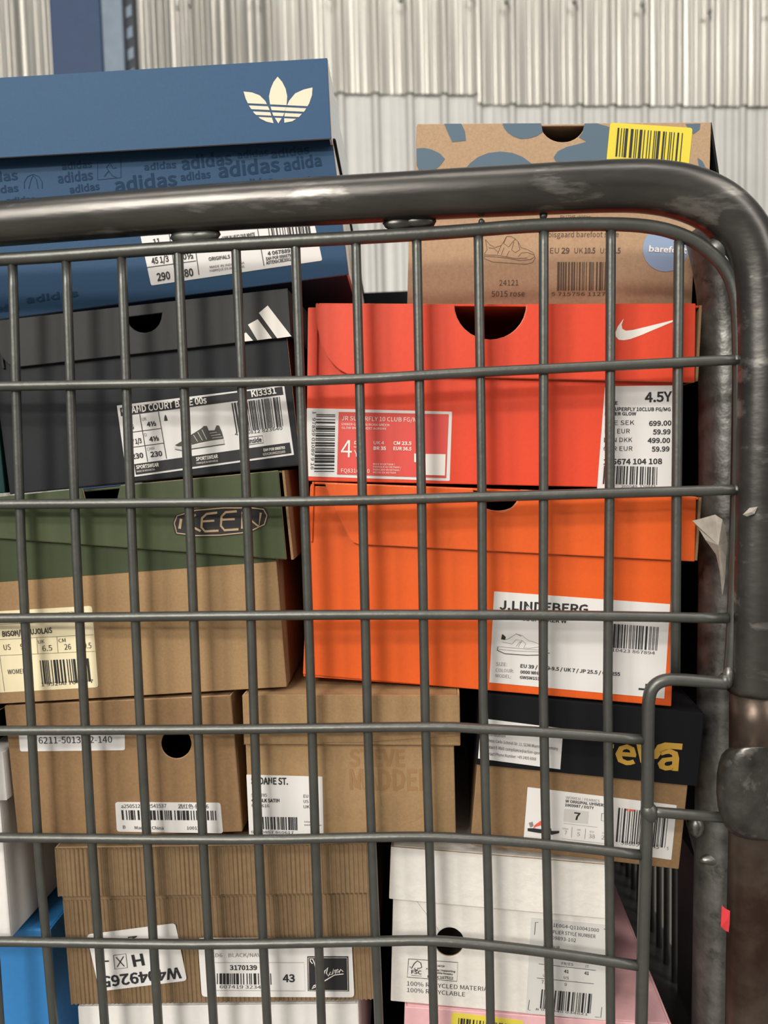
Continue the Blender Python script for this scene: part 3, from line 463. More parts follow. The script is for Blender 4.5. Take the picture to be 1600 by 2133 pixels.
o=draw(b2,b2,'body','size_label','paper',1,polys=[[(-13.96,38.68),(-13.93,38.85),(-13.83,38.95),(-13.67,38.99),(71.41,40.14),(71.57,40.11),(71.68,40.01),(71.72,39.84),(72.87,5.72),(72.84,5.55),(72.74,5.45),(72.58,5.41),(-13.09,2.39),(-13.25,2.42),(-13.36,2.52),(-13.39,2.68)]],thick=0.20)
_=draw(b2,o,'body','black_band','ink',3,polys=[[(-12.45,37.62),(70.67,39.54),(70.84,35.61),(-12.47,33.51)],[(-8.70,8.87),(71.44,11.74),(71.77,6.43),(-8.42,3.54)]])
_=draw(b2,o,'body','lettering','white_ink',5,texts=[(-11.63,34.27,32.17,35.37,3.20,'GRAND COURT BASE 00s',1)],label='white lettering on a black band')
_=draw(b2,o,'body','lettering','white_ink',5,texts=[(54.99,36.08,67.50,36.55,3.02,'KI3331',1)],label='white lettering on a black band')
_=draw(b2,o,'body','lettering','white_ink',5,texts=[(-7.76,6.34,4.00,6.57,1.74,'SPORTSWEAR',1),(-7.67,4.56,1.73,4.85,0.93,'MADE IN INDONESIA',0)],label='white lettering on a black band')
_=draw(b2,o,'body','lettering','white_ink',5,texts=[(23.32,7.37,34.60,7.75,1.72,'SPORTSWEAR',1),(23.37,5.67,34.39,5.96,0.92,'FABRIQUÉ EN INDONÉSIE',0)],label='white lettering on a black band')
_=draw(b2,o,'body','lettering','white_ink',5,texts=[(58.00,8.60,68.87,8.82,1.33,'EAN POR 0900793',1),(57.46,6.55,68.78,6.85,1.21,'0ZEKZKUM02251005',0)],label='white lettering on a black band')
_=draw(b2,o,'body','lettering','ink',3,texts=[(0.28,26.94,5.07,27.05,2.22,'4½',1),(0.59,19.35,5.58,19.57,2.23,'4½',1),(0.19,11.63,6.29,11.62,2.48,'230',1),(-8.56,18.94,-3.42,19.15,2.36,'7 1/3',1),(-9.62,11.51,-3.47,11.75,2.49,'230',1),(-7.88,26.39,-6.50,26.49,2.23,'6',1)])
_=draw(b2,o,'body','lettering','ink',3,texts=[(44.36,17.79,68.53,18.44,1.70,'4 065812 823640',0),(50.89,13.34,57.46,13.58,2.19,'Inside',1)])
_=draw(b2,o,'body','table_lines','ink',3,strokes=[(0.30,[(-2.81,33.60),(-1.64,9.38)]),(0.30,[(6.95,33.79),(8.27,9.97)]),(0.30,[(-12.00,24.87),(7.16,25.33)]),(0.30,[(-12.02,17.29),(7.68,17.90)]),(0.25,[(50.02,16.44),(58.15,16.51),(58.23,12.90),(50.14,12.64),(50.02,16.44)])])
_=draw(b2,o,'body','figure_picture','ink',3,polys=[[(10.32,32.00),(10.71,31.11),(11.18,28.84),(9.32,28.85),(9.78,31.09)]])
_=draw(b2,o,'body','small_print','ink_grey',3,texts=[(-1.85,29.88,0.48,30.12,1.73,'UK',0),(-1.56,22.11,-0.30,22.23,1.73,'D',0),(-1.22,14.80,2.56,15.21,1.61,'CHN',0)])
_=draw(b2,o,'body','sneaker_picture','shoe_print',3,polys=[[(13.37,16.24),(17.29,17.96),(22.56,20.74),(27.79,23.22),(29.15,24.28),(30.67,24.12),(31.31,21.77),(34.37,21.64),(35.56,23.92),(36.77,23.80),(37.91,20.38),(38.44,17.01),(31.96,16.77),(25.73,16.20),(19.45,15.32),(14.53,15.64)]])
_=draw(b2,o,'body','sole_picture','grey_print',4,polys=[[(12.98,15.55),(20.65,15.08),(38.41,16.72),(38.46,14.48),(21.73,13.70),(16.75,13.48),(13.17,14.57)]],strokes=[(0.30,[(23.44,20.35),(25.19,16.85)]),(0.30,[(25.75,21.62),(27.70,17.20)]),(0.30,[(28.02,22.59),(29.88,17.46)]),(0.22,[(31.77,20.40),(35.47,20.50)]),(0.22,[(32.24,19.15),(37.16,19.25)]),(0.22,[(32.70,17.90),(37.94,17.97)]),(0.22,[(19.77,18.01),(22.00,15.97)])])
_=draw(b2,o,'body','sole_outline','ink',3,strokes=[(0.25,[(13.12,14.15),(16.71,13.12),(21.69,13.40),(38.72,14.16)])])
_=draw(b2,o,'body','barcode','ink',3,bars=[((44.39,34.09),(69.12,34.78),(69.33,20.15),(45.15,19.34),80,5)])
b3=box('shoe_box','kraft shoe box with green lid, oval logo and cream size label',(-0.13346,0.53196,0.50209),(-2e-05,-0.04602,-0.03856),176.59,89.25,300.0,['kraft', 'raw_edge'],right=('kraft_tan', 'brown kraft side panel'))
lid(b3,(0.01054,-0.15273,0.06212),(2e-05,-0.02505,0.00032),173.39,44.16,304.0,['green_card', 'raw_edge'],loops=[[(-88.45,30.61),(-58.53,23.96),(83.40,0.33),(84.02,44.41),(5.04,44.61),(2.12,36.55),(-12.86,37.00),(-13.83,44.73),(-86.49,44.66)]],right=('kraft_tan', 'raw brown inner flap'))
_=draw(b3,b3,'body','green_band','green_band',1,polys=[[(-81.85,62.33),(88.22,63.71),(88.15,76.08),(-79.37,92.95)]])
_=draw(b3,b3,'lid','oval_logo','ink',1,polys=[[(29.09,22.30),(29.07,23.07),(29.21,23.84),(29.48,24.57),(30.37,26.40),(30.78,27.02),(31.36,27.47),(32.06,27.73),(39.74,29.38),(40.51,29.52),(41.32,29.61),(42.11,29.63),(54.32,29.62),(55.11,29.60),(55.93,29.56),(56.72,29.50),(68.75,28.37),(69.53,28.28),(70.34,28.15),(71.11,27.99),(74.63,27.20),(75.33,26.93),(75.87,26.46),(76.23,25.81),(76.74,24.46),(76.92,23.72),(76.92,22.96),(76.73,22.22),(75.72,19.61),(75.36,18.95),(74.83,18.41),(74.17,18.04),(67.66,15.40),(66.92,15.15),(66.13,14.99),(65.35,14.93),(53.10,14.68),(52.31,14.68),(51.49,14.70),(50.70,14.74),(40.49,15.45),(39.71,15.53),(38.90,15.65),(38.13,15.82),(30.74,17.61),(30.09,17.90),(29.65,18.40),(29.45,19.09)]])
_=draw(b3,b3,'lid','logo_lettering','tan_ink',3,strokes=[(0.55,[(29.96,23.48),(31.78,26.98),(41.35,28.81),(55.34,28.68),(69.15,27.38),(74.78,26.18),(76.11,23.00),(74.35,18.74),(66.01,15.69),(52.00,15.54),(39.93,16.40),(30.61,18.55),(29.96,23.48)]),(1.30,[(33.57,25.29),(32.24,20.56)]),(1.10,[(41.06,26.72),(35.73,22.86),(42.55,18.34)]),(1.10,[(51.79,26.68),(46.41,26.51),(43.96,24.71),(43.16,20.23),(44.67,18.05),(51.47,17.80)]),(1.00,[(44.06,23.05),(49.90,22.89)]),(1.10,[(61.49,26.45),(55.95,26.48),(53.69,24.57),(52.89,20.00),(54.39,17.73),(61.38,17.56)]),(1.00,[(53.81,23.01),(60.10,22.71)]),(1.10,[(63.15,17.69),(63.82,25.55),(71.53,17.88),(73.24,24.67)])])
o=draw(b3,b3,'body','size_label','paper_cream',1,polys=[[(-64.29,46.31),(-64.06,47.13),(-63.52,47.64),(-62.68,47.80),(-8.14,47.44),(-7.32,47.27),(-6.82,46.76),(-6.67,45.93),(-7.43,7.19),(-7.61,6.37),(-8.13,5.86),(-8.96,5.70),(-65.75,6.02),(-66.56,6.18),(-67.03,6.70),(-67.14,7.52)]],label='cream size label',thick=0.20)
_=draw(b3,o,'body','lettering','ink',3,strokes=[(0.15,[(-63.87,41.37),(-6.87,40.07)]),(0.15,[(-64.75,33.39),(-7.09,32.80)]),(0.15,[(-65.64,25.28),(-7.13,24.29)]),(0.15,[(-36.46,32.93),(-36.69,24.91)]),(0.15,[(-26.08,32.88),(-26.30,24.77)]),(0.15,[(-56.49,25.32),(-55.98,6.57)])],texts=[(-53.96,34.72,-28.16,35.12,2.62,'BISON/BEAUJOLAIS',1),(-54.01,27.69,-50.45,27.77,2.84,'US',0),(-45.30,27.65,-43.57,27.75,2.83,'9',0),(-35.97,29.89,-32.72,30.09,1.82,'UK',0),(-34.15,25.96,-29.10,26.05,2.82,'6.5',0),(-25.47,29.94,-21.84,30.01,1.81,'CM',0),(-22.75,26.06,-19.42,26.05,2.81,'26',0),(-14.49,26.05,-8.97,26.01,2.81,'39.5',0),(-53.32,15.23,-42.36,15.17,2.43,'WOMENS',0),(-23.72,44.13,-11.18,44.13,1.20,'MADE IN THAILAND',0),(-36.53,7.94,-9.73,8.15,1.82,'1 95208 70412 7',0)])
_=draw(b3,o,'body','barcode','ink',3,bars=[((-36.15,21.35),(-10.98,20.91),(-10.86,8.93),(-36.10,9.13),62,8)])
b4=box('shoe_box','plain brown kraft box with round hole and two white stickers',(-0.12448,0.52707,0.4294),(1e-05,-0.04401,-0.07563),118.98,70.78,290.0,['kraft_tan', 'raw_edge'],loops=[[(-59.49,0.00),(59.49,0.00),(59.49,70.78),(-59.49,70.78)],[(37.06,46.89),(36.78,45.37),(36.20,43.92),(35.36,42.59),(34.28,41.44),(33.01,40.52),(31.58,39.84),(30.07,39.45),(28.52,39.36),(27.00,39.58),(25.57,40.08),(24.27,40.86),(23.17,41.89),(22.30,43.12),(21.69,44.51),(21.38,46.00),(21.37,47.53),(21.66,49.06),(22.24,50.51),(23.09,51.84),(24.17,52.98),(25.45,53.91),(26.87,54.57),(28.39,54.95),(29.93,55.04),(31.44,54.82),(32.87,54.32),(34.16,53.54),(35.26,52.52),(36.13,51.29),(36.73,49.91),(37.05,48.43)]],top=True)
o=draw(b4,b4,'body','number_sticker','paper',1,polys=[[(-53.08,57.17),(-52.92,57.83),(-52.50,58.22),(-51.84,58.33),(1.92,56.41),(2.57,56.25),(2.95,55.83),(3.03,55.17),(2.40,46.12),(2.22,45.46),(1.79,45.07),(1.12,44.96),(-52.22,46.47),(-52.88,46.62),(-53.27,47.03),(-53.38,47.70)]],label='white sticker with a printed number',thick=0.20)
_=draw(b4,o,'body','lettering','ink',3,texts=[(-42.78,50.25,-3.92,49.23,3.44,'6211-5013-02-140',0)])
o=draw(b4,b4,'body','barcode_sticker','paper',1,polys=[[(-5.54,16.43),(-5.35,17.25),(-4.82,17.73),(-3.99,17.86),(48.08,15.68),(48.91,15.49),(49.42,14.96),(49.58,14.12),(49.61,1.05),(49.45,0.23),(48.94,-0.26),(48.12,-0.38),(-4.53,2.20),(-5.35,2.41),(-5.84,2.94),(-5.97,3.77)]],label='white barcode sticker',thick=0.20)
_=draw(b4,o,'body','lettering','ink',3,texts=[(-2.45,14.77,7.53,14.52,1.90,'a250512',0),(11.79,14.38,21.25,14.15,1.89,'2541537',0),(27.33,13.56,43.27,13.01,2.06,'酒红色-EU 36',0),(-2.53,3.79,-1.29,3.75,1.72,'B',0),(3.63,3.30,18.78,2.63,1.71,'Made in China',0),(31.04,2.23,37.62,2.02,1.69,'10012',0)])
_=draw(b4,o,'body','barcode','ink',3,bars=[((-2.55,13.63),(46.90,11.66),(46.75,6.65),(-2.57,8.48),105,9)])
b5=box('shoe_box','tan kraft shoe box with embossed name and rounded thumb tab below its lid',(-0.00853,0.51759,0.42836),(-0,-0.0021,-0.08217),104.54,64.93,290.0,['kraft', 'raw_edge'])
lid(b5,(0.0015,-0.14749,0.05027),(0,0.00434,0.00057),107.84,25.03,294.0,['kraft', 'raw_edge'])
_=draw(b5,b5,'lid','fold_line','kraft_seam',1,strokes=[(0.20,[(-14.17,1.12),(6.83,1.43),(38.39,4.02),(53.62,5.06)]),(0.35,[(-53.98,0.10),(53.40,0.53)])])
_=draw(b5,b5,'body','embossed_lettering','kraft_emboss',1,texts=[(0.02,38.74,27.91,38.75,8.18,'STEVE',1),(-0.10,26.89,40.77,26.76,9.96,'MADDEN',1)])
o=draw(b5,b5,'body','thumb_tab','kraft',1,polys=[[(15.30,26.06),(15.38,20.46),(17.20,15.66),(20.22,12.08),(24.07,9.96),(27.95,9.36),(31.87,10.62),(35.42,13.06),(37.42,15.88),(38.15,20.68),(38.28,26.26)]],thick=0.50)
o=draw(b5,b5,'body','size_label','paper',1,polys=[[(-52.39,33.52),(-52.36,33.69),(-52.26,33.79),(-52.10,33.81),(-13.98,33.05),(-13.82,33.02),(-13.72,32.91),(-13.69,32.75),(-14.09,1.68),(-14.13,1.52),(-14.23,1.41),(-14.40,1.38),(-51.96,1.34),(-52.13,1.37),(-52.23,1.47),(-52.26,1.64)]],label='white size label',thick=0.20)
_=draw(b5,o,'body','lettering','ink',3,texts=[(-50.18,29.14,-31.26,28.97,3.35,'SLOANE ST.',1),(-50.29,22.49,-42.27,22.56,1.60,'SM11785',0),(-50.39,19.80,-35.98,19.70,1.76,'402 BLK SATIN',1),(-50.34,17.20,-41.28,17.05,1.60,'6130616',0),(-23.55,22.25,-18.39,22.30,1.59,'EU 37',0),(-23.64,19.50,-17.69,19.56,1.59,'US 6.5',0),(-23.74,16.75,-18.97,16.80,1.59,'UK 4',0),(-51.05,3.48,-29.39,3.37,1.28,'0 190857 860617',0),(-23.60,9.38,-16.85,9.30,0.79,'USA 6½',0),(-23.66,7.75,-14.92,7.70,0.71,'MADE IN CHINA',0)])
_=draw(b5,o,'body','barcode','ink',3,bars=[((-45.08,12.13),(-27.25,12.09),(-27.33,5.27),(-44.93,5.61),62,11)])
b6=box('shoe_box','ribbed corrugated brown box with a lid and upside down white sticker',(-0.08415,0.53479,0.34013),(1e-05,-0.02325,-0.04332),159.60,71.82,310.0,['kraft_flute', 'raw_edge'])
lid(b6,(0.00013,-0.15748,0.05942),(1e-05,0.01164,0.00075),162.05,25.86,314.0,['kraft_flute', 'raw_edge'])
flutes(b6,'body',-79.50,79.50,0.30,56.82,2.25,'kraft_flute')
flutes(b6,'lid',-80.72,80.72,0.30,25.56,2.25,'kraft_flute')
o=draw(b6,b6,'body','upside_down_sticker','paper',9,polys=[[(-67.60,36.68),(-67.54,37.80),(-66.96,38.54),(-65.90,38.88),(-22.90,43.55),(-21.77,43.45),(-21.01,42.85),(-20.65,41.78),(-17.12,14.66),(-17.19,13.55),(-17.78,12.80),(-18.85,12.46),(-61.43,7.87),(-62.56,7.97),(-63.33,8.57),(-63.71,9.63)]],label='white sticker stuck on upside down',thick=0.20)
_=draw(b6,o,'body','lettering','ink',11,strokes=[(0.30,[(-54.43,27.29),(-47.88,27.98),(-47.63,20.47),(-54.28,19.78),(-54.43,27.29)]),(0.50,[(-53.21,26.24),(-49.17,21.22)]),(0.50,[(-49.17,26.67),(-53.00,20.89)]),(0.80,[(-59.97,24.11),(-57.16,24.26)])],texts=[(-19.94,20.03,-61.81,15.69,5.63,'W4049265',1),(-39.11,27.80,-45.16,27.00,6.03,'H',1),(-41.21,37.47,-46.23,36.97,3.21,'2',1)])
o=draw(b6,b6,'body','size_label','paper',9,polys=[[(-9.77,33.58),(-9.56,34.67),(-8.88,35.34),(-7.78,35.53),(67.72,33.93),(68.82,33.69),(69.50,32.99),(69.71,31.88),(69.57,4.08),(69.34,2.98),(68.66,2.31),(67.55,2.12),(-7.69,3.75),(-8.79,3.99),(-9.48,4.69),(-9.70,5.80)]],label='white size label with black signature square',thick=0.20)
_=draw(b6,o,'body','lettering','ink',11,strokes=[(0.15,[(-3.02,22.36),(44.67,21.42),(44.40,6.11),(-3.50,7.29),(-3.02,22.36)])],texts=[(5.91,18.20,20.10,17.92,2.46,'3170139',1),(33.10,11.23,39.38,11.11,3.93,'43',1),(0.04,8.35,25.69,7.58,1.78,'607419 323456',0)])
_=draw(b6,o,'body','black_square','ink',11,polys=[[(46.52,24.74),(67.58,24.31),(66.99,5.49),(45.77,6.08)]])
_=draw(b6,o,'body','small_print','ink_grey',11,texts=[(-5.31,25.27,24.26,24.88,1.97,'CKD6    BLACK/NAVY',0)])
_=draw(b6,o,'body','signature','white_ink',13,strokes=[(0.25,[(47.07,24.12),(66.96,23.71),(66.44,6.12),(46.40,6.69),(47.07,24.12)]),(0.50,[(49.05,20.92),(48.04,22.16),(47.91,23.39),(49.28,23.36),(50.12,20.90),(51.19,15.48),(51.29,11.91),(49.82,8.36),(48.01,7.47),(49.08,9.09),(53.89,11.04),(59.95,14.60),(64.66,15.12)]),(0.45,[(54.23,13.69),(55.19,16.93),(56.85,18.73),(55.90,15.70),(56.79,14.05),(58.09,16.37),(57.21,14.65),(58.80,15.03),(59.74,18.07),(59.19,15.02),(60.67,17.23),(60.37,15.20),(61.88,17.82),(61.36,15.39),(62.61,16.99),(62.34,15.57),(63.42,17.59),(64.53,16.34)]),(0.40,[(59.88,17.05),(62.25,17.51)])],label='white handwritten signature')
_=draw(b6,o,'body','barcode','ink',11,bars=[((-0.93,16.48),(27.17,15.94),(27.11,9.81),(-1.30,10.64),62,13)])
b7=box('shoe_box','kraft box with blue shapes and yellow barcode sticker on its lid, top right',(0.10282,0.56282,0.69829),(0,0.04513,-0.08692),150.36,70.63,290.0,['kraft_pale', 'raw_edge'],loops=[[(-75.18,0.00),(75.18,0.00),(75.18,70.63),(15.95,70.63),(15.74,73.32),(15.12,75.90),(14.11,78.28),(12.75,80.37),(11.09,82.08),(9.20,83.35),(7.14,84.14),(5.01,84.40),(2.87,84.14),(0.82,83.35),(-1.08,82.08),(-2.74,80.37),(-4.10,78.28),(-5.11,75.90),(-5.73,73.32),(-5.94,70.63),(-75.18,70.63)]],right=('dark_card', 'black side panel'))
lid(b7,(0.0039,-0.14743,0.05247),(-4e-05,0.00495,0.00065),152.51,41.67,294.0,['kraft_pale', 'raw_edge'],loops=[[(-76.57,-0.25),(76.80,0.21),(75.73,41.40),(11.56,41.58),(11.42,39.69),(10.86,37.88),(9.88,36.21),(8.53,34.75),(6.86,33.55),(4.93,32.67),(2.82,32.13),(0.60,31.97),(-1.63,32.17),(-3.80,32.74),(-5.81,33.66),(-7.59,34.89),(-9.07,36.38),(-10.20,38.08),(-10.92,39.91),(-11.22,41.81),(-75.96,41.99)]],right=('dark_card', 'black lid side'),flare=0.20)
_=draw(b7,b7,'lid','blue_shape','slate_ink',1,polys=[[(-61.61,41.84),(-52.59,41.75),(-50.56,37.92),(-49.87,33.08),(-57.06,32.42),(-59.33,36.97)]])
_=draw(b7,b7,'lid','blue_shape','slate_ink',1,polys=[[(-30.97,41.63),(-10.90,41.53),(-9.89,37.03),(-12.94,35.12),(-17.07,33.93),(-21.25,33.76),(-24.96,35.02),(-28.19,37.20),(-30.05,39.37)]])
_=draw(b7,b7,'lid','blue_shape','slate_ink',1,polys=[[(11.49,41.19),(17.88,41.23),(25.17,39.03),(25.18,23.19),(14.67,20.51),(8.48,20.03),(2.22,20.79),(-2.52,22.15),(-3.75,24.20),(-1.69,27.26),(2.89,29.47),(8.02,30.65),(13.13,32.04),(8.90,34.31),(10.65,36.84)]])
_=draw(b7,b7,'lid','blue_shape','slate_ink',1,polys=[[(-75.96,29.26),(-71.90,29.54),(-67.60,28.57),(-63.27,26.47),(-60.62,23.76),(-63.08,20.45),(-68.30,16.12),(-70.95,15.30),(-73.67,16.35),(-75.50,20.53)]])
_=draw(b7,b7,'lid','blue_shape','slate_ink',1,polys=[[(-51.25,16.76),(-47.16,21.60),(-43.03,24.67),(-37.81,26.70),(-31.51,27.37),(-25.18,26.61),(-19.85,24.52),(-14.47,20.68),(-10.12,16.54),(-16.26,12.97),(-24.79,16.10),(-30.09,17.16),(-36.39,16.16),(-39.45,13.07)]])
_=draw(b7,b7,'lid','blue_shape','slate_ink',1,polys=[[(62.77,40.47),(70.32,40.59),(69.98,37.59),(67.08,35.41),(65.49,36.83)]])
_=draw(b7,b7,'lid','blue_shape','slate_ink',1,polys=[[(69.74,23.51),(72.36,21.67),(74.04,18.64),(76.53,17.41),(76.54,13.57),(71.73,14.60)]])
o=draw(b7,b7,'lid','barcode_sticker','paper_yellow',3,polys=[[(24.46,39.97),(24.67,40.78),(25.21,41.25),(26.04,41.35),(64.92,38.44),(65.74,38.21),(66.22,37.67),(66.34,36.83),(65.52,19.98),(65.32,19.16),(64.79,18.68),(63.95,18.56),(24.94,20.68),(24.12,20.89),(23.64,21.42),(23.52,22.26)]],label='yellow barcode sticker',thick=0.20)
_=draw(b7,o,'lid','barcode','ink',5,bars=[((28.47,38.70),(62.52,35.65),(61.96,21.23),(27.91,24.29),75,17)])
_=draw(b7,b7,'body','printed_lettering','ink_brown',1,texts=[(-0.66,36.36,35.94,36.38,2.82,'bisgaard barefoot shoe',0),(0.43,27.99,5.16,27.98,2.84,'EU',0),(6.34,27.98,10.66,27.97,2.83,'29',1),(13.18,27.97,17.72,27.96,2.82,'UK',0),(18.51,27.96,24.14,27.95,2.82,'10.5',1),(26.72,27.94,31.01,27.93,2.81,'US',0),(31.63,27.93,37.23,27.92,2.80,'11.5',1),(-25.86,11.07,-15.65,11.24,2.87,'24121',0),(-29.84,5.19,-12.11,5.48,2.88,'5015 rose',0),(1.85,5.75,35.19,5.84,1.89,'5 715756 112708',0),(5.29,45.83,20.93,45.90,1.88,'EN 12345  children',0)])
_=draw(b7,b7,'body','printed_barcode','ink_brown',1,bars=[((4.54,23.44),(35.09,23.42),(35.31,8.58),(4.92,8.52),75,19)])
_=draw(b7,b7,'body','shoe_drawing','ink_brown',1,strokes=[(0.22,[(-33.94,35.30),(-33.38,32.54),(-32.83,30.02),(-34.13,28.21),(-34.21,25.29),(-29.60,23.48),(-12.03,22.28),(-8.50,23.22),(-7.23,25.57),(-8.44,28.40),(-11.50,29.97),(-14.70,30.92),(-16.55,34.06),(-18.35,35.79),(-20.45,36.90),(-22.83,36.83)]),(0.22,[(-33.94,35.30),(-31.47,32.54),(-28.63,31.11),(-25.47,32.13),(-24.18,34.09),(-22.83,36.83)]),(0.22,[(-34.08,26.40),(-28.88,26.23),(-21.68,25.44),(-15.28,24.25),(-9.74,24.79),(-7.42,26.36)]),(0.22,[(-34.10,27.19),(-27.31,27.02),(-17.69,25.27),(-11.35,25.58)]),(0.25,[(-22.83,36.59),(-24.15,33.30),(-21.47,31.33),(-19.41,34.07),(-18.02,35.48)]),(0.25,[(-18.77,34.07),(-19.83,29.76),(-17.80,28.42),(-15.46,29.98),(-16.55,33.91)]),(0.22,[(-16.29,26.21),(-14.61,28.18),(-11.61,28.56),(-7.84,27.14)]),(0.22,[(-25.47,32.13),(-27.33,27.65)]),(0.22,[(-23.85,31.10),(-25.32,27.17)]),(0.22,[(-21.01,29.37),(-22.50,26.22)]),(0.22,[(-32.22,30.96),(-29.01,30.56),(-26.96,28.59)])])
o=draw(b7,b7,'body','round_sticker','sky_ink',1,polys=[[(71.82,30.03),(71.77,28.22),(71.43,26.45),(70.82,24.77),(69.95,23.21),(68.84,21.83),(67.51,20.64),(66.01,19.69),(64.37,18.99),(62.62,18.56),(60.81,18.42),(58.99,18.56),(57.20,18.99),(55.48,19.69),(53.89,20.65),(52.44,21.84),(51.20,23.23),(50.17,24.79),(49.40,26.48),(48.90,28.26),(48.67,30.09),(48.74,31.91),(49.08,33.68),(49.71,35.37),(50.59,36.92),(51.71,38.30),(53.04,39.47),(54.55,40.42),(56.19,41.11),(57.94,41.52),(59.74,41.66),(61.55,41.51),(63.33,41.07),(65.04,40.37),(66.63,39.42),(68.06,38.23),(69.30,36.85),(70.31,35.30),(71.09,33.61),(71.59,31.85)]],label='round light blue sticker',thick=0.15)
_=draw(b7,o,'body','lettering','white_ink',3,texts=[(51.76,28.82,71.19,27.78,2.78,'barefoot',1)])
b8=box('shoe_box','red orange shoe box with white tick logo and price label',(0.06154,0.52383,0.60541),(-2e-05,0.04358,-0.07813),176.94,84.70,300.0,['red_orange_card', 'raw_edge'],loops=[[(-88.47,0.00),(88.47,0.00),(88.47,84.70),(17.52,84.70),(17.19,81.77),(16.20,78.95),(14.60,76.35),(12.45,74.07),(9.82,72.20),(6.82,70.82),(3.57,69.96),(0.19,69.67),(-3.19,69.96),(-6.44,70.82),(-9.44,72.20),(-12.06,74.07),(-14.22,76.35),(-15.82,78.95),(-16.81,81.77),(-17.14,84.70),(-88.47,84.70)]])
lid(b8,(0.00671,-0.15248,0.05123),(4e-05,0.00271,-0.00071),182.43,35.11,304.0,['red_orange_card', 'raw_edge'],loops=[[(-91.22,34.43),(-90.12,23.22),(-88.10,14.50),(-85.44,9.47),(-82.67,6.04),(-79.22,3.08),(-74.83,0.83),(89.51,-0.81),(88.12,35.77),(9.83,35.06),(9.61,31.83),(8.76,28.71),(7.29,25.82),(5.27,23.28),(2.77,21.19),(-0.12,19.62),(-3.29,18.64),(-6.60,18.28),(-9.94,18.57),(-13.18,19.50),(-16.18,21.02),(-18.84,23.07),(-21.04,25.59),(-22.71,28.47),(-23.77,31.60),(-24.19,34.85)]],right=('kraft_tan', 'raw brown inner flap'))
_=draw(b8,b8,'lid','tick_logo','white_ink',1,polys=[[(55.35,28.51),(54.50,25.57),(54.95,23.73),(56.57,22.89),(59.84,23.28),(65.84,24.80),(78.39,28.08),(78.54,27.47),(63.59,20.87),(59.05,19.11),(55.79,18.47),(53.46,18.69),(52.05,20.15),(51.85,22.11),(52.71,24.69)]])
o=draw(b8,b8,'body','size_label','paper',1,polys=[[(-88.45,35.34),(-88.40,35.62),(-88.23,35.79),(-87.95,35.84),(-17.65,35.16),(-17.37,35.10),(-17.20,34.93),(-17.15,34.65),(-17.46,1.99),(-17.52,1.71),(-17.69,1.55),(-17.97,1.49),(-87.34,2.32),(-87.61,2.37),(-87.79,2.55),(-87.84,2.82)]],label='white and red size label',thick=0.20)
_=draw(b8,o,'body','red_panel','red_panel',3,polys=[[(-72.56,34.23),(-18.74,33.84),(-19.24,2.90),(-72.92,3.61)]])
_=draw(b8,o,'body','lettering','white_ink',5,texts=[(-70.94,30.19,-32.03,29.91,2.04,'JR SUPERFLY 10 CLUB FG/MG',0),(-70.90,27.77,-47.57,27.65,1.07,'EMBER GLOW/AURORA GREEN',0),(-70.88,26.03,-48.99,25.80,1.07,'GLOW BRAISE/VERT AURORE',0),(-71.17,12.18,-65.76,12.13,8.35,'4',0),(-64.86,17.01,-63.09,16.99,3.04,'5',0),(-64.69,12.54,-62.24,12.54,3.04,'Y',0),(-55.00,18.69,-49.98,18.68,1.56,'UK 4',0),(-55.05,16.02,-48.96,16.03,1.56,'BR 35',1),(-45.36,18.71,-36.52,18.67,1.55,'CM 23.5',1),(-45.31,16.10,-36.47,16.01,1.55,'EUR 36.5',1),(-70.96,4.62,-56.81,4.61,1.87,'FQ8316-800',0),(-55.17,8.64,-44.43,8.60,0.83,'MADE IN VIETNAM /',0),(-55.15,7.28,-41.34,7.26,0.83,'FABRIQUÉ AU VIETNAM /',0),(-55.12,5.91,-41.70,5.84,0.83,'FABRICADO EN VIETNAM /',0),(-55.10,4.55,-43.87,4.53,0.83,'HECHO EN VIETNAM',0)],label='white lettering')
_=draw(b8,o,'body','white_patch','white_ink',5,polys=[[(-29.51,14.45),(-19.76,14.48),(-19.85,4.10),(-29.52,4.19)]])
_=draw(b8,o,'body','white_patch','white_ink',5,polys=[[(-35.08,14.54),(-32.90,14.53),(-32.81,10.33),(-34.99,10.38)]])
_=draw(b8,o,'body','lettering','ink',3,texts=[(-85.48,34.34,-86.19,5.79,1.56,'1  97859 01089 9 16',0)])
_=draw(b8,o,'body','barcode','ink',3,bars=[((-83.64,33.01),(-84.39,4.65),(-74.41,4.85),(-74.26,32.95),70,23)])
o=draw(b8,b8,'body','price_label','paper',1,polys=[[(55.20,47.63),(55.28,47.96),(55.49,48.17),(55.82,48.24),(86.80,48.96),(87.14,48.90),(87.35,48.70),(87.42,48.37),(89.12,0.37),(89.07,0.04),(88.87,-0.17),(88.54,-0.25),(54.00,-1.24),(53.68,-1.19),(53.48,-0.99),(53.43,-0.66)]],label='white price label',thick=0.20)
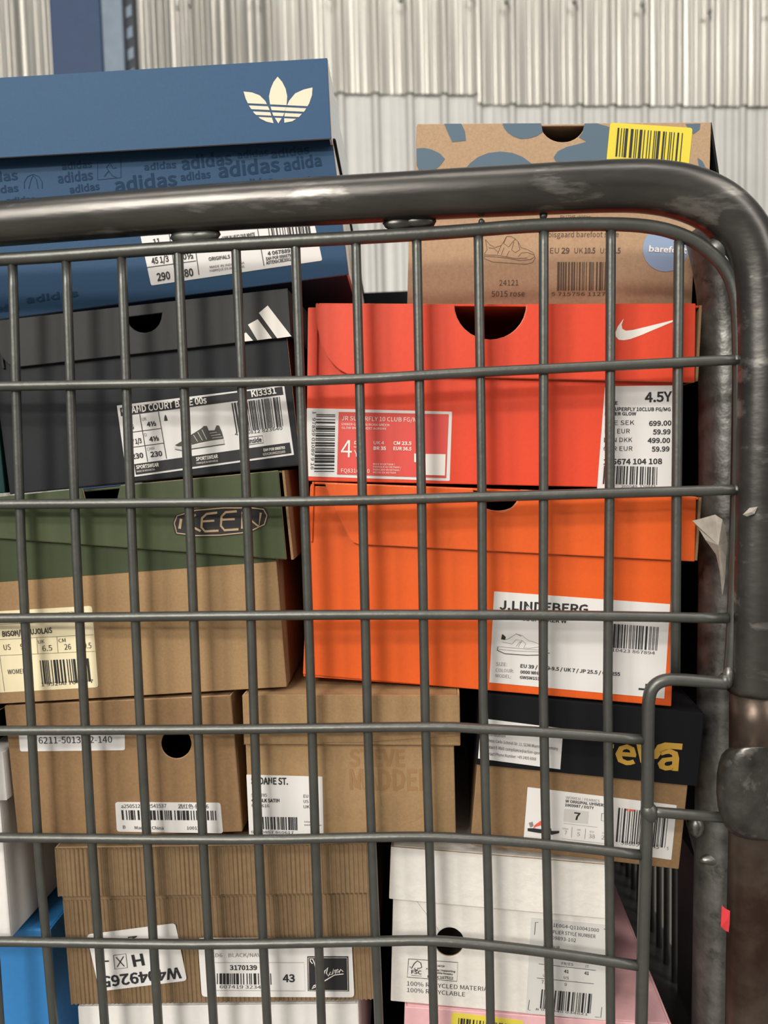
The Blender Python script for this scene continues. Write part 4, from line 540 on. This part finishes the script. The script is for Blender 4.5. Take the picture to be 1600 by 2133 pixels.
_=draw(b8,o,'body','lettering','ink',3,texts=[(74.15,40.97,86.76,41.63,4.41,'4.5Y',1),(55.69,39.35,61.50,39.68,1.48,'NIKE',1),(55.55,36.59,86.24,36.89,1.60,'JR SUPERFLY 10CLUB FG/MG',1),(55.64,34.45,70.35,34.67,1.48,'EMBER GLOW',1),(55.82,29.81,69.68,30.15,2.10,'SVE SEK',0),(76.48,29.75,86.91,30.16,2.21,'699.00',1),(55.98,25.78,67.74,26.10,2.11,'FIN EUR',0),(78.50,25.77,86.73,26.03,2.21,'59.99',1),(55.77,21.62,69.03,21.97,2.11,'DEN DKK',0),(76.21,21.71,86.67,21.89,2.22,'499.00',1),(55.68,17.44,69.33,17.82,2.11,'ÖVR EUR',0),(78.24,17.60,86.60,17.87,2.22,'59.99',1),(55.93,10.99,83.42,11.78,2.48,'195674 104 108',1),(64.72,-0.12,80.85,0.10,1.36,'200049  129883',0)])
_=draw(b8,o,'body','barcode','ink',3,bars=[((56.20,10.49),(81.27,10.22),(81.40,1.63),(55.92,1.59),75,29)])
b9=box('shoe_box','bright orange shoe box with white sneaker label under the red orange one',(0.0599,0.52398,0.5033),(-5e-05,0.07031,-0.09116),180.32,98.17,300.0,['orange_card', 'raw_edge'],loops=[[(-90.16,1.57),(92.12,-1.46),(88.28,98.50),(13.77,98.17),(13.55,96.52),(12.89,94.93),(11.83,93.46),(10.39,92.18),(8.64,91.13),(6.64,90.34),(4.48,89.86),(2.23,89.70),(-0.03,89.86),(-2.19,90.34),(-4.19,91.13),(-5.94,92.18),(-7.38,93.46),(-8.44,94.93),(-9.10,96.52),(-9.32,98.17),(-90.10,97.39)]])
lid(b9,(0.00486,-0.1524,0.07013),(9e-05,-0.00829,-0.00059),187.34,30.13,304.0,['orange_card', 'raw_edge'],loops=[[(-87.14,29.86),(-80.91,14.67),(-73.81,2.83),(-72.07,1.00),(-68.93,0.07),(92.32,-0.47),(90.95,30.40),(8.36,30.44),(8.21,28.22),(7.63,26.08),(6.65,24.09),(5.31,22.33),(3.64,20.87),(1.72,19.77),(-0.38,19.08),(-2.57,18.80),(-4.79,18.97),(-6.93,19.57),(-8.91,20.59),(-10.67,21.97),(-12.13,23.67),(-13.22,25.63),(-13.92,27.76),(-14.20,29.98)]],right=('kraft_tan', 'raw brown inner flap'))
o=draw(b9,b9,'body','size_label','paper',1,polys=[[(3.47,49.67),(3.51,49.83),(3.61,49.93),(3.77,49.96),(87.49,48.87),(87.65,48.83),(87.76,48.73),(87.79,48.57),(88.37,2.59),(88.34,2.43),(88.24,2.33),(88.07,2.30),(3.91,4.26),(3.74,4.30),(3.64,4.40),(3.61,4.57)]],label='white size label',thick=0.20)
_=draw(b9,o,'body','lettering','ink',3,strokes=[(0.90,[(75.78,6.31),(85.09,6.20)]),(1.40,[(79.61,9.09),(79.49,6.32)]),(0.35,[(6.87,22.64),(6.59,20.76),(10.36,19.29),(21.33,19.24),(27.09,19.77),(32.13,21.18)])],texts=[(6.40,41.39,49.17,41.88,4.21,'J.LINDEBERG',1),(17.76,36.45,39.35,36.60,1.60,'SL SNEAKER W',1),(18.35,12.93,66.55,12.10,1.66,'EU 39 / US 9-9.5 / UK 7 / JP 25.5 / CM 255',1),(18.46,9.94,30.25,9.91,1.54,'0000 WHITE',1),(18.35,7.33,30.41,7.20,1.41,'GWSW15110',1),(57.42,23.96,82.28,23.76,1.51,'7 310423 867894',0)])
_=draw(b9,o,'body','heel_drawing','ink',3,polys=[[(8.52,29.05),(8.15,26.37),(10.10,26.17),(10.40,27.65),(9.31,28.63)]])
_=draw(b9,o,'body','small_print','ink_grey',3,strokes=[(0.18,[(10.09,26.30),(11.86,26.95),(15.26,29.49),(18.19,29.02),(21.55,26.61),(24.14,26.12),(26.76,25.30),(29.40,24.03),(31.42,22.32)]),(0.18,[(8.74,25.08),(13.62,24.42),(15.43,26.66),(18.20,26.58),(16.74,22.91)]),(0.18,[(15.63,23.23),(17.23,25.65),(18.38,25.73)]),(0.18,[(18.33,26.59),(20.36,24.87),(19.31,22.95),(21.77,22.72),(26.85,23.86)]),(0.18,[(7.26,22.66),(14.70,22.50),(22.45,22.23),(31.42,22.32)]),(0.18,[(7.33,21.34),(14.78,21.05),(26.99,21.35)]),(0.30,[(15.25,29.69),(17.89,28.54)])],texts=[(6.37,13.02,11.87,13.14,1.68,'SIZE:',0),(6.35,9.95,15.22,10.11,1.68,'COLOUR:',0),(6.50,7.15,14.09,7.16,1.68,'MODEL:',0)])
_=draw(b9,o,'body','barcode','ink',3,bars=[((57.78,37.67),(83.19,37.43),(83.20,25.85),(58.06,25.77),80,31)])
b10=box('shoe_box','kraft shoe box with black lid, gold lettering and sandal label',(0.10502,0.51552,0.41805),(0,0.09709,-0.10012),102.73,64.01,290.0,['kraft_tan', 'raw_edge'])
lid(b10,(0.00128,-0.14737,0.04349),(0.00017,-0.01076,-0.00184),107.92,36.40,294.0,['dark_card', 'dark_card'],label='black lid')
_=draw(b10,b10,'lid','gold_lettering','gold_ink',1,texts=[(13.71,7.84,23.70,7.99,12.08,'e',1),(34.07,7.17,44.03,7.26,12.64,'a',1)])
_=draw(b10,b10,'lid','gold_stroke','gold_ink',1,polys=[[(32.18,11.62),(31.93,16.01),(33.19,18.81),(36.67,20.38),(44.95,20.56),(44.88,17.53),(39.31,17.47),(35.74,15.45),(33.80,11.85)]])
_=draw(b10,b10,'lid','gold_stroke','gold_ink',1,polys=[[(23.18,18.24),(26.00,18.09),(26.76,9.18),(25.95,9.09)]])
_=draw(b10,b10,'lid','gold_stroke','gold_ink',1,polys=[[(11.77,17.10),(12.61,17.04),(12.64,15.01),(12.16,14.96)]])
o=draw(b10,b10,'lid','address_sticker','paper',1,polys=[[(-52.56,23.80),(-12.27,22.51),(-12.13,1.81),(-52.69,3.26)]],label='white address sticker',thick=0.20)
_=draw(b10,o,'lid','lettering','ink',3,texts=[(-52.00,19.88,-26.60,19.28,1.55,'DISTRIBUTOR: Action Sports',1),(-49.69,15.39,-40.08,15.31,1.41,'Distribution',0),(-50.32,12.31,-14.07,11.45,1.55,'Address: Carlo-Schmid-Str. 11, 52146 Wuerselen, Germany',0),(-49.95,9.02,-19.44,8.27,1.55,'Contact E-Mail: compliance@action-sports.de',0),(-49.85,5.63,-24.27,5.13,1.55,'Contact Phone Number: +49 2405 6060',0)])
o=draw(b10,b10,'body','size_label','paper',1,polys=[[(-25.61,33.01),(-25.58,33.18),(-25.48,33.28),(-25.32,33.31),(46.73,32.49),(46.90,32.46),(47.00,32.36),(47.04,32.19),(47.21,4.81),(47.18,4.65),(47.08,4.55),(46.91,4.52),(-25.00,6.32),(-25.16,6.36),(-25.27,6.46),(-25.30,6.63)]],label='white size label with a sandal picture',thick=0.20)
_=draw(b10,o,'body','grey_patch','grey_print',2,polys=[[(-6.71,24.45),(5.22,24.41),(5.38,17.95),(-6.50,17.86)]])
_=draw(b10,o,'body','small_print','ink_grey',3,strokes=[(0.15,[(-6.31,16.93),(10.13,16.90)]),(0.20,[(-2.08,15.48),(-1.97,10.10)]),(0.20,[(4.50,15.44),(4.51,10.11)]),(0.15,[(-6.67,9.01),(18.25,9.00)])],texts=[(-6.54,29.67,10.01,29.66,1.37,'WOMEN / FEMMES',0),(-6.67,13.80,-3.79,13.81,0.90,'USA',0),(-5.55,11.40,-4.32,11.38,1.85,'7',0),(0.33,14.09,2.18,14.09,0.84,'UK',0),(0.58,11.31,2.02,11.26,1.85,'5',0),(6.71,13.86,8.56,13.86,0.84,'EU',0),(6.45,10.91,9.36,10.93,2.00,'38',0),(12.62,13.91,14.10,13.92,0.79,'CM',0),(12.63,10.99,15.69,10.98,1.99,'24',0),(-6.20,6.76,14.24,6.71,0.63,'MADE IN VIETNAM   FABRIQUÉ AU VIETNAM',0)])
_=draw(b10,o,'body','lettering','ink',3,strokes=[(0.20,[(11.56,24.22),(14.83,24.22),(15.07,20.52),(11.70,20.50),(11.56,24.22)])],texts=[(-6.59,27.82,15.44,27.86,1.36,'W ORIGINAL UNIVERSAL',1),(-6.57,25.86,7.56,25.92,1.26,'1003987 / DSTY',1),(-1.76,19.55,1.32,19.53,3.58,'7',1),(22.31,9.50,30.92,9.45,2.08,'98605',0),(32.38,9.52,40.64,9.43,1.97,'23745',0),(44.39,9.45,45.22,9.44,1.55,'5',0)])
_=draw(b10,o,'body','sole_picture','ink',3,polys=[[(-23.81,12.27),(-20.89,12.63),(-16.06,12.54),(-12.42,13.66),(-12.03,12.30),(-8.17,12.77),(-8.23,11.64),(-11.59,10.38),(-17.49,10.45),(-23.69,10.77)]])
_=draw(b10,o,'body','strap_picture','red_ink',3,polys=[[(-21.13,12.32),(-20.51,14.37),(-17.28,17.29),(-16.69,14.83),(-19.64,13.63)]])
_=draw(b10,o,'body','heel_picture','ink_grey',3,polys=[[(-23.52,15.13),(-21.71,15.91),(-20.99,13.75),(-22.52,12.88)]])
_=draw(b10,o,'body','barcode','ink',3,bars=[((19.35,28.10),(43.51,27.82),(43.52,10.35),(19.68,10.58),85,37)])
_=draw(b10,o,'body','red_mark','red_ink',5,polys=[[(23.01,28.15),(24.06,28.11),(24.16,27.12),(23.11,27.16)],[(24.42,28.15),(27.05,28.07),(27.03,27.13),(24.52,27.16)],[(27.98,28.13),(28.51,28.08),(28.59,27.20),(28.06,27.25)]])
b11=box('shoe_box','off white textured shoe box with round hole, standing on the pink box',(0.06624,0.52545,0.33431),(-1e-05,0.0466,-0.10361),108.18,70.67,300.0,['white_card', 'raw_edge'],loops=[[(-54.09,0.00),(54.09,0.00),(54.09,70.67),(-54.09,70.67)],[(-17.04,35.59),(-17.13,34.08),(-17.51,32.60),(-18.14,31.21),(-19.02,29.96),(-20.10,28.90),(-21.34,28.08),(-22.71,27.51),(-24.13,27.24),(-25.57,27.25),(-26.96,27.57),(-28.24,28.17),(-29.38,29.03),(-30.33,30.12),(-31.04,31.39),(-31.50,32.80),(-31.68,34.29),(-31.58,35.81),(-31.20,37.29),(-30.56,38.68),(-29.68,39.93),(-28.59,40.98),(-27.34,41.80),(-25.98,42.36),(-24.56,42.63),(-23.13,42.60),(-21.74,42.29),(-20.46,41.69),(-19.33,40.83),(-18.39,39.75),(-17.68,38.48),(-17.22,37.08)]])
lid(b11,(-0.00143,-0.15248,0.05636),(3e-05,0.01164,-0.00035),109.09,27.79,304.0,['white_card', 'raw_edge'])
_=draw(b11,b11,'body','printed_lettering','ink',1,strokes=[(0.30,[(-45.20,24.06),(-19.76,24.41),(-19.96,14.15),(-45.66,14.08),(-45.20,24.06)]),(0.20,[(-43.58,15.31),(-38.25,15.29)]),(0.45,[(-44.54,19.93),(-43.53,18.99),(-42.20,21.76),(-40.63,23.38),(-38.85,22.37),(-38.23,20.07),(-39.62,19.36),(-40.32,19.59),(-40.29,18.41),(-41.98,18.55),(-41.86,19.44)])],texts=[(-43.61,16.26,-38.28,16.25,1.89,'FSC',1),(-35.16,14.63,-21.92,14.99,1.39,'FSC® C107512',1),(-35.97,19.03,-20.92,18.89,0.90,'Packaging | Supporting',1),(-34.88,17.45,-22.13,17.31,0.90,'responsible forestry',1),(-30.79,21.20,-26.54,21.15,0.97,'CARTON',1),(-45.70,9.50,-2.28,10.34,2.29,'100% RECYCLED MATERIAL',0),(-45.61,5.96,-15.57,6.35,2.30,'100% RECYCLABLE',0)])
o=draw(b11,b11,'body','size_label','paper_silver',1,polys=[[(16.53,51.23),(16.57,51.45),(16.71,51.59),(16.93,51.63),(53.47,51.13),(53.69,51.08),(53.83,50.94),(53.88,50.72),(55.65,0.92),(55.62,0.70),(55.49,0.56),(55.27,0.52),(16.01,0.32),(15.80,0.36),(15.66,0.49),(15.62,0.71)]],label='silvery printed size label',thick=0.20)
_=draw(b11,o,'body','lettering','ink',3,strokes=[(0.25,[(21.12,27.58),(49.56,26.75)]),(0.25,[(20.51,19.93),(48.99,19.51)]),(0.25,[(20.12,49.57),(18.71,49.52),(18.47,42.83)]),(0.25,[(17.12,7.98),(16.70,2.47),(17.87,2.29)]),(0.25,[(53.37,7.52),(53.13,2.00),(50.24,2.01)]),(0.25,[(52.57,48.88),(53.76,48.84)])],texts=[(23.21,48.05,50.25,47.04,1.80,'0511E0G4-Q110041000',0),(23.35,44.48,48.66,43.69,1.87,'SUPPLIER STYLE NUMBER',0),(23.46,41.33,39.16,40.71,1.87,'CHD9893-102',0),(22.97,36.25,31.28,36.06,1.81,'COLOUR',0),(32.52,28.19,38.31,28.01,1.47,'FR/ES',0),(44.50,27.71,46.04,27.64,1.47,'IT',0),(23.88,24.22,25.91,24.19,1.62,'41',1),(33.89,24.07,36.25,24.00,1.61,'41',1),(43.98,24.07,46.19,23.99,1.60,'41',1),(23.53,20.93,25.36,20.89,1.48,'UK',0),(33.88,20.75,36.38,20.62,1.47,'US',0),(22.78,17.24,26.04,17.11,1.75,'7.5',0),(34.36,17.04,35.51,17.00,1.61,'9',0),(20.45,2.69,46.53,2.36,1.08,'8 053340 034621',0)])
_=draw(b11,o,'body','barcode','ink',3,bars=[((23.10,14.15),(48.27,14.10),(47.83,3.58),(22.59,3.78),75,41)])
b12=box('shoe_box','pink shoe box with yellow barcode sticker under the off white box',(0.08015,0.53845,0.25249),(-0,0.04594,-0.0733),135.61,80.45,330.0,['pink_card', 'pink_card'],top=True)
o=draw(b12,b12,'body','barcode_sticker','paper_yellow',1,polys=[[(-43.47,77.43),(-43.20,78.53),(-42.49,79.17),(-41.38,79.34),(-8.63,77.77),(-7.55,77.50),(-6.92,76.79),(-6.78,75.68),(-7.51,65.09),(-7.81,64.01),(-8.53,63.37),(-9.65,63.22),(-42.05,65.27),(-43.14,65.56),(-43.78,66.28),(-43.95,67.40)]],label='yellow barcode sticker',thick=0.20)
_=draw(b12,o,'body','barcode','ink',3,bars=[((-39.84,76.76),(-10.12,75.21),(-10.84,65.78),(-40.27,67.53),80,43)])
b13=box('shoe_box','plain white shoe box at the left edge beside the round holed kraft box',(-0.23079,0.54043,0.37144),(-7e-05,-0.01937,-0.07494),80.14,84.54,300.0,['white_plain', 'white_plain'])
lid(b13,(0.00399,-0.1525,0.07563),(7e-05,-0.00862,0.00101),83.17,25.47,304.0,['white_plain', 'white_plain'])
b14=box('shoe_box','bright blue box at the lower left under the plain white box',(-0.21654,0.54886,0.25583),(-1e-05,-0.0143,-0.05298),81.98,114.55,300.0,['blue_bright', 'blue_bright'],top=True)
b15=box('shoe_box','plain white box under the ribbed corrugated box',(-0.09067,0.53514,0.24217),(-2e-05,-0.00074,-0.02349),148.66,92.28,300.0,['white_plain', 'white_plain'],top=True)
b16=box('shoe_box','dark teal box at the left edge beside the charcoal black box',(-0.21402,0.53765,0.60553),(-0,-0.03843,-0.06352),55.59,39.75,280.0,['teal_card', 'teal_card'],top=True)
k=box('shoe_box','plain black box in the back row at deck level behind the white and pink boxes',(0.10654,0.88847,0.2358),(0,0,-0.07553),215.26,178.67,300.0,['dark_card', 'raw_edge'])
lid(k,(0,-0.15250,0.14967),(0,0,0),218.26,30.00,304.0,['dark_card', 'raw_edge'])
k=box('shoe_box','plain black box in the back row, middle of its stack behind the orange boxes',(0.10654,0.88847,0.41647),(0,0,-0.07553),215.26,178.67,300.0,['dark_card', 'raw_edge'])
lid(k,(0,-0.15250,0.14967),(0,0,0),218.26,30.00,304.0,['dark_card', 'raw_edge'])
k=box('shoe_box','plain black box in the back row, its top edge showing left of the patterned box',(0.10654,0.88847,0.59714),(0,0,-0.07553),215.26,178.67,300.0,['dark_card', 'raw_edge'])
lid(k,(0,-0.15250,0.14967),(0,0,0),218.26,30.00,304.0,['dark_card', 'raw_edge'])
k=box('shoe_box','plain black box added in the back row to darken the gaps at deck level behind the ribbed box',(-0.11782,0.90545,0.2358),(0,0,-0.07553),222.72,176.78,300.0,['dark_card', 'raw_edge'])  # left back row is added so the gaps between stacks stay dark
lid(k,(0,-0.15250,0.14778),(0,0,0),225.72,30.00,304.0,['dark_card', 'raw_edge'])
k=box('shoe_box','plain black box added in the back row to darken the gaps behind the green lidded box',(-0.11782,0.90545,0.41458),(0,0,-0.07553),222.72,176.78,300.0,['dark_card', 'raw_edge'])
lid(k,(0,-0.15250,0.14778),(0,0,0),225.72,30.00,304.0,['dark_card', 'raw_edge'])
k=box('shoe_box','plain black box added in the back row to darken the gaps behind the charcoal box, topmost of the left stack',(-0.11782,0.90545,0.59337),(0,0,-0.07553),222.72,176.78,300.0,['dark_card', 'raw_edge'])
lid(k,(0,-0.15250,0.14778),(0,0,0),225.72,30.00,304.0,['dark_card', 'raw_edge'])
k=box('shoe_box','flat black box added to darken the top of the plain white box at the left edge',(-0.23362,0.53613,0.47764),(0,0,-0.07553),80.30,15.05,284.0,['dark_card', 'raw_edge'])  # added box that keeps the white lid's top dark
lid(k,(0,-0.14450,0.00405),(0,0,0),83.30,12.00,288.0,['dark_card', 'raw_edge'])
